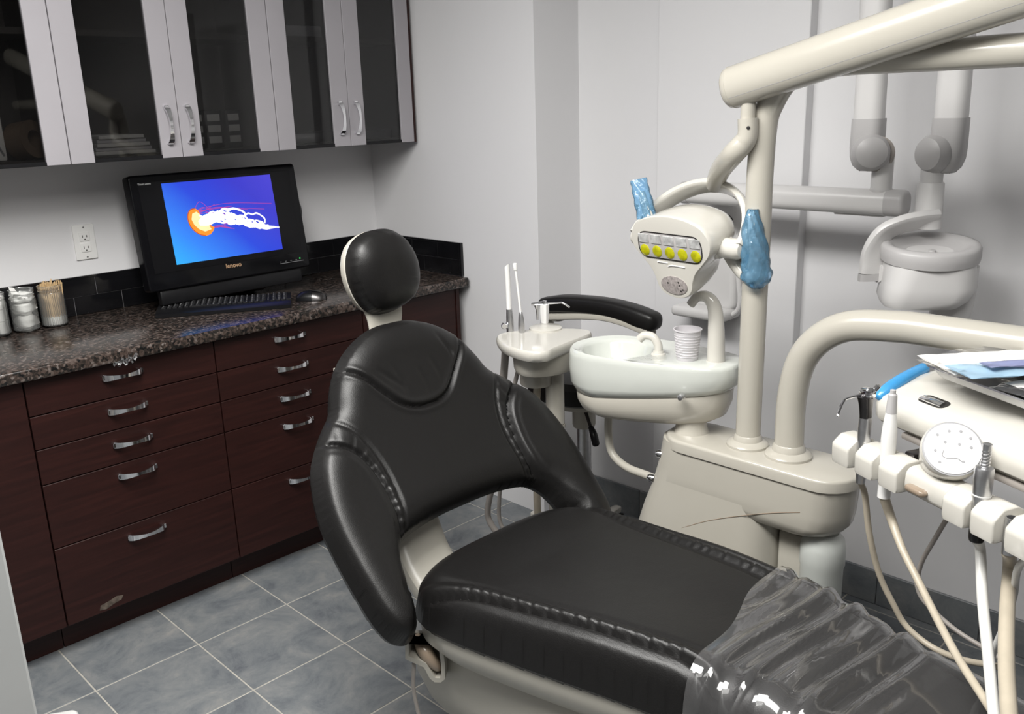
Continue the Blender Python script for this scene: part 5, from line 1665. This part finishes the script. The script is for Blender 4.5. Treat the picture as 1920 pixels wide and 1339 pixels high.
# tray with its clear cover, and the pouches on it
ZTy = 1.038
t = thing('instrument_tray', dl(.32, .22, ZTy), 'shiny steel instrument tray on top of the delivery table', 'tray')
b = nb()
tr2 = lambda w, d, z: [dl(.285 + p[0], .175 + p[1] - .06 * p[0], z) for p in rrect(w, d, .03, 5)]
loft(b, [tr2(.53, .215, ZTy - .005), tr2(.545, .225, ZTy), tr2(.565, .24, ZTy + .014), tr2(.58, .25, ZTy + .017), tr2(.582, .252, ZTy + .014), tr2(.56, .236, ZTy + .010), tr2(.54, .22, ZTy + .002), tr2(.5, .19, ZTy + .0015)])
link('pan', b, M['steel'], t)
b = nb(); V = []
for i in range(40):
    for j in range(22):
        u, v = i / 39, j / 21
        e = min(u, 1 - u, v, 1 - v)
        V.append(b.verts.new(dl(-.008 + .59 * u, .042 + .265 * v - .035 * (u - .5), ZTy + .022 + .006 * math.sin(9 * u + 5 * v) * math.sin(4 + 11 * v) + .010 * max(0, v - .7) + .028 * max(0, .12 - u) * 3 * v)))
for i in range(39):
    for j in range(21):
        b.faces.new((V[i * 22 + j], V[i * 22 + 22 + j], V[i * 22 + 23 + j], V[i * 22 + 1 + j]))
tag(link('tray_cover', b, M['wrap'], base=dl(.3, .2, ZTy)), 'clear plastic bag drawn over the steel instrument tray', 'plastic cover')


def pouch(name, u, n, L, Wd, rot, z, m_, lab):
    b = nb(); ca, sa = math.cos(rot), math.sin(rot)
    V = []
    for i in range(17):
        for j in range(9):
            x, y = (i / 16 - .5) * L, (j / 8 - .5) * Wd
            h = .007 * math.cos(PI * (i / 16 - .5)) * math.cos(PI * (j / 8 - .5)) + .0015 * math.sin(i * 1.3 + j * .8)
            V.append((dl(u + x * ca - y * sa, n + x * sa + y * ca, z + h), dl(u + x * ca - y * sa, n + x * sa + y * ca, z - h * .3)))
    for s in (0, 1):
        W = [b.verts.new(p[s]) for p in V]
        for i in range(16):
            for j in range(8):
                b.faces.new((W[i * 9 + j], W[i * 9 + 9 + j], W[i * 9 + 10 + j], W[i * 9 + 1 + j]))
    bmesh.ops.remove_doubles(b, verts=b.verts, dist=.0004)
    return tag(link(name, b, m_, base=dl(u, n, z)), lab, 'pouch')


pouch('paper_pouch', .10, .165, .27, .13, 1.30, ZTy + .034, M['paper'], 'white paper pouch lying across the left end of the covered tray')
pouch('paper_pouch', .33, .13, .30, .13, -.1, ZTy + .024, M['paper'], 'white paper sheet at the front of the covered tray')
pouch('sterilization_pouch', .175, .155, .30, .085, 1.33, ZTy + .044, M['bluep'], 'pale blue sterilization pouch on the covered tray')
pouch('sterilization_pouch', .185, .175, .25, .034, 1.33, ZTy + .055, M['violetp'], 'narrow violet strip of a sterilization pouch on top of the pale blue one')


# instruments resting in the cradles
def inst(u, px):
    return dl(u, BN - .010, bz)


i1 = dl(.012, BN - .006, bz)
t = thing('air_water_syringe', i1, 'grey metal three-way syringe with a bent chrome nozzle in the leftmost cradle', 'syringe')
b = nb(); tube(b, [i1 + Vector((0, 0, -.06)), i1 + Vector((0, 0, -.02)), i1 + Vector((0, 0, .04)), i1 + Vector((0, 0, .075))], [.0085, .011, .0125, .0115], 16, 4); link('handle', b, M['steel'], t)
b = nb(); tube(b, [i1 + Vector((0, 0, .074)), i1 + Vector((-.001, .001, .10)), i1 + Vector((-.003, .002, .118))], [.0115, .0135, .0165], 16, 3, flat=(1, .8), up=(0, 1, 0)); link('collar', b, M['darksteel'], t)
b = nb(); lathe(b, [(.004, -.014), (.011, -.012), (.012, 0), (.011, .012), (.004, .016)], i1 + Vector((0, 0, .122)), (-.6, -.75, .2), 16); lathe(b, [(.005, 0), (.005, .010), (.002, .012)], i1 + Vector((.004, -.012, .130)), (.2, -.5, .8), 10); link('head', b, M['chrome'], t)
b = nb(); tube(b, [i1 + Vector((-.004, .004, .120)), i1 + Vector((-.022, .024, .113)), i1 + Vector((-.030, .032, .106)), i1 + Vector((-.036, .038, .082))], .0026, 8, 4); lathe(b, [(.001, -.004), (.004, 0), (.001, .004)], i1 + Vector((-.036, .038, .080)), seg=8); link('nozzle', b, M['chrome'], t)
i2 = dl(.077, BN - .008, bz)
t = thing('scaler_handpiece', i2, 'white pen-shaped scaler handpiece with a grey tip in the second cradle', 'handpiece')
b = nb(); tube(b, [i2 + Vector((0, 0, -.062)), i2 + Vector((0, 0, .0)), i2 + Vector((0, 0, .06)), i2 + Vector((0, 0, .105))], [.0115, .0125, .0135, .0095], 20, 5); link('grip', b, M['white'], t)
b = nb(); lathe(b, [(.0100, .104), (.0078, .138), (.0052, .141), (.005, .147), (.002, .148)], i2, seg=18); link('tip', b, M['xgrey'], t, label='grey tip')
i3 = dl(.287, BN - .008, bz)
t = thing('motor_coupling', i3, 'brushed silver motor handpiece with a black base in the cradle right of the keypad', 'handpiece')
b = nb(); lathe(b, [(.0125, .0), (.0142, .006), (.0150, .05), (.0150, .074), (.0135, .078), (.006, .079)], i3, seg=24); link('body', b, M['steel'], t)
b = nb(); lathe(b, [(.0152, .030), (.0152, .032)], i3, seg=24); link('groove', b, M['white'], t)
b = nb()
for k in range(5):
    lathe(b, [(.0064, .078 + .006 * k), (.0074, .080 + .006 * k), (.0074, .082 + .006 * k), (.0064, .084 + .006 * k)], i3, seg=16)
lathe(b, [(.0066, .106), (.0072, .108), (.0072, .118), (.005, .119)], i3, seg=16); link('spindle', b, M['steel'], t)
b = nb(); lathe(b, [(.011, -.052), (.0125, -.046), (.0128, .001)], i3, seg=20); link('base_sleeve', b, M['blackpl'], t)
i4 = dl(.350, BN - .010, bz)
t = thing('handpiece_connector', i4, 'open steel handpiece connector tube in the rightmost cradle in view', 'connector')
b = nb(); lathe(b, [(.007, -.045), (.010, -.044), (.010, .018), (.0085, .018), (.0085, -.03), (.002, -.03)], i4, seg=20); link('sleeve', b, M['steel'], t)

# hoses under the table, drooping to the floor
def hose(name, pts, r, m_, label, group='instrument hoses'):
    b = nb(); tube(b, pts, r, 12, 7, dome=.5)
    return tag(link(name, b, m_, base=pts[0]), label, 'hose', group)


hose('instrument_hose', [i1 + Vector((0, 0, -.058)), at(1622, 930, x=1.615), at(1630, 1000, x=1.63), at(1648, 1075, x=1.65), at(1676, 1135, x=1.66), at(1700, 1175, x=1.665), at(1745, 1212, x=1.66), at(1800, 1236, x=1.64), at(1870, 1250, x=1.60)], .0062, M['hose'], 'thin tan hose hanging from the three-way syringe')
hose('instrument_hose', [i2 + Vector((0, 0, -.060)), at(1672, 975, z=.785), at(1692, 1030, z=.75), at(1722, 1090, z=.715), at(1762, 1170, z=.685), at(1800, 1240, z=.668), at(1845, 1310, z=.66), at(1880, 1365, z=.66)], [.0095, .0085, .007, .0068, .0068, .0068, .0068, .0068], M['hose'], 'tan hose hanging from the white scaler')
hose('instrument_hose', [dl(.23, BN + .02, bz - .015), at(1778, 970, x=1.60), at(1752, 1012, x=1.62), at(1730, 1050, x=1.64), at(1721, 1080, x=1.65), at(1720, 1100, x=1.65), at(1735, 1130, x=1.65), at(1790, 1180, x=1.645), at(1850, 1218, x=1.63), at(1900, 1250, x=1.60)], .0045, M['hosegrey'], 'thin grey cable curving down behind the other hoses')
hose('instrument_hose', [i3 + Vector((0, 0, -.05)), at(1838, 1030, z=.80), at(1842, 1120, z=.745), at(1852, 1220, z=.70), at(1862, 1320, z=.675), at(1868, 1380, z=.67)], .0088, M['hosewhite'], 'white hose hanging from the silver motor handpiece')
hose('instrument_hose', [i4 + Vector((0, 0, -.043)), at(1894, 1060, z=.79), at(1888, 1150, z=.745), at(1887, 1250, z=.71), at(1894, 1370, z=.69)], [.0100, .0115, .012, .012, .012], M['hose'], 'thick tan hose hanging from the steel connector')
hose('instrument_hose', [dl(.40, BN + .01, bz - .02), at(1912, 1060, x=1.47), at(1900, 1120, x=1.52), at(1880, 1180, x=1.56), at(1862, 1225, x=1.58), at(1858, 1260, x=1.60)], .006, M['hosewhite'], 'slim white hose passing behind the thick tan hose')
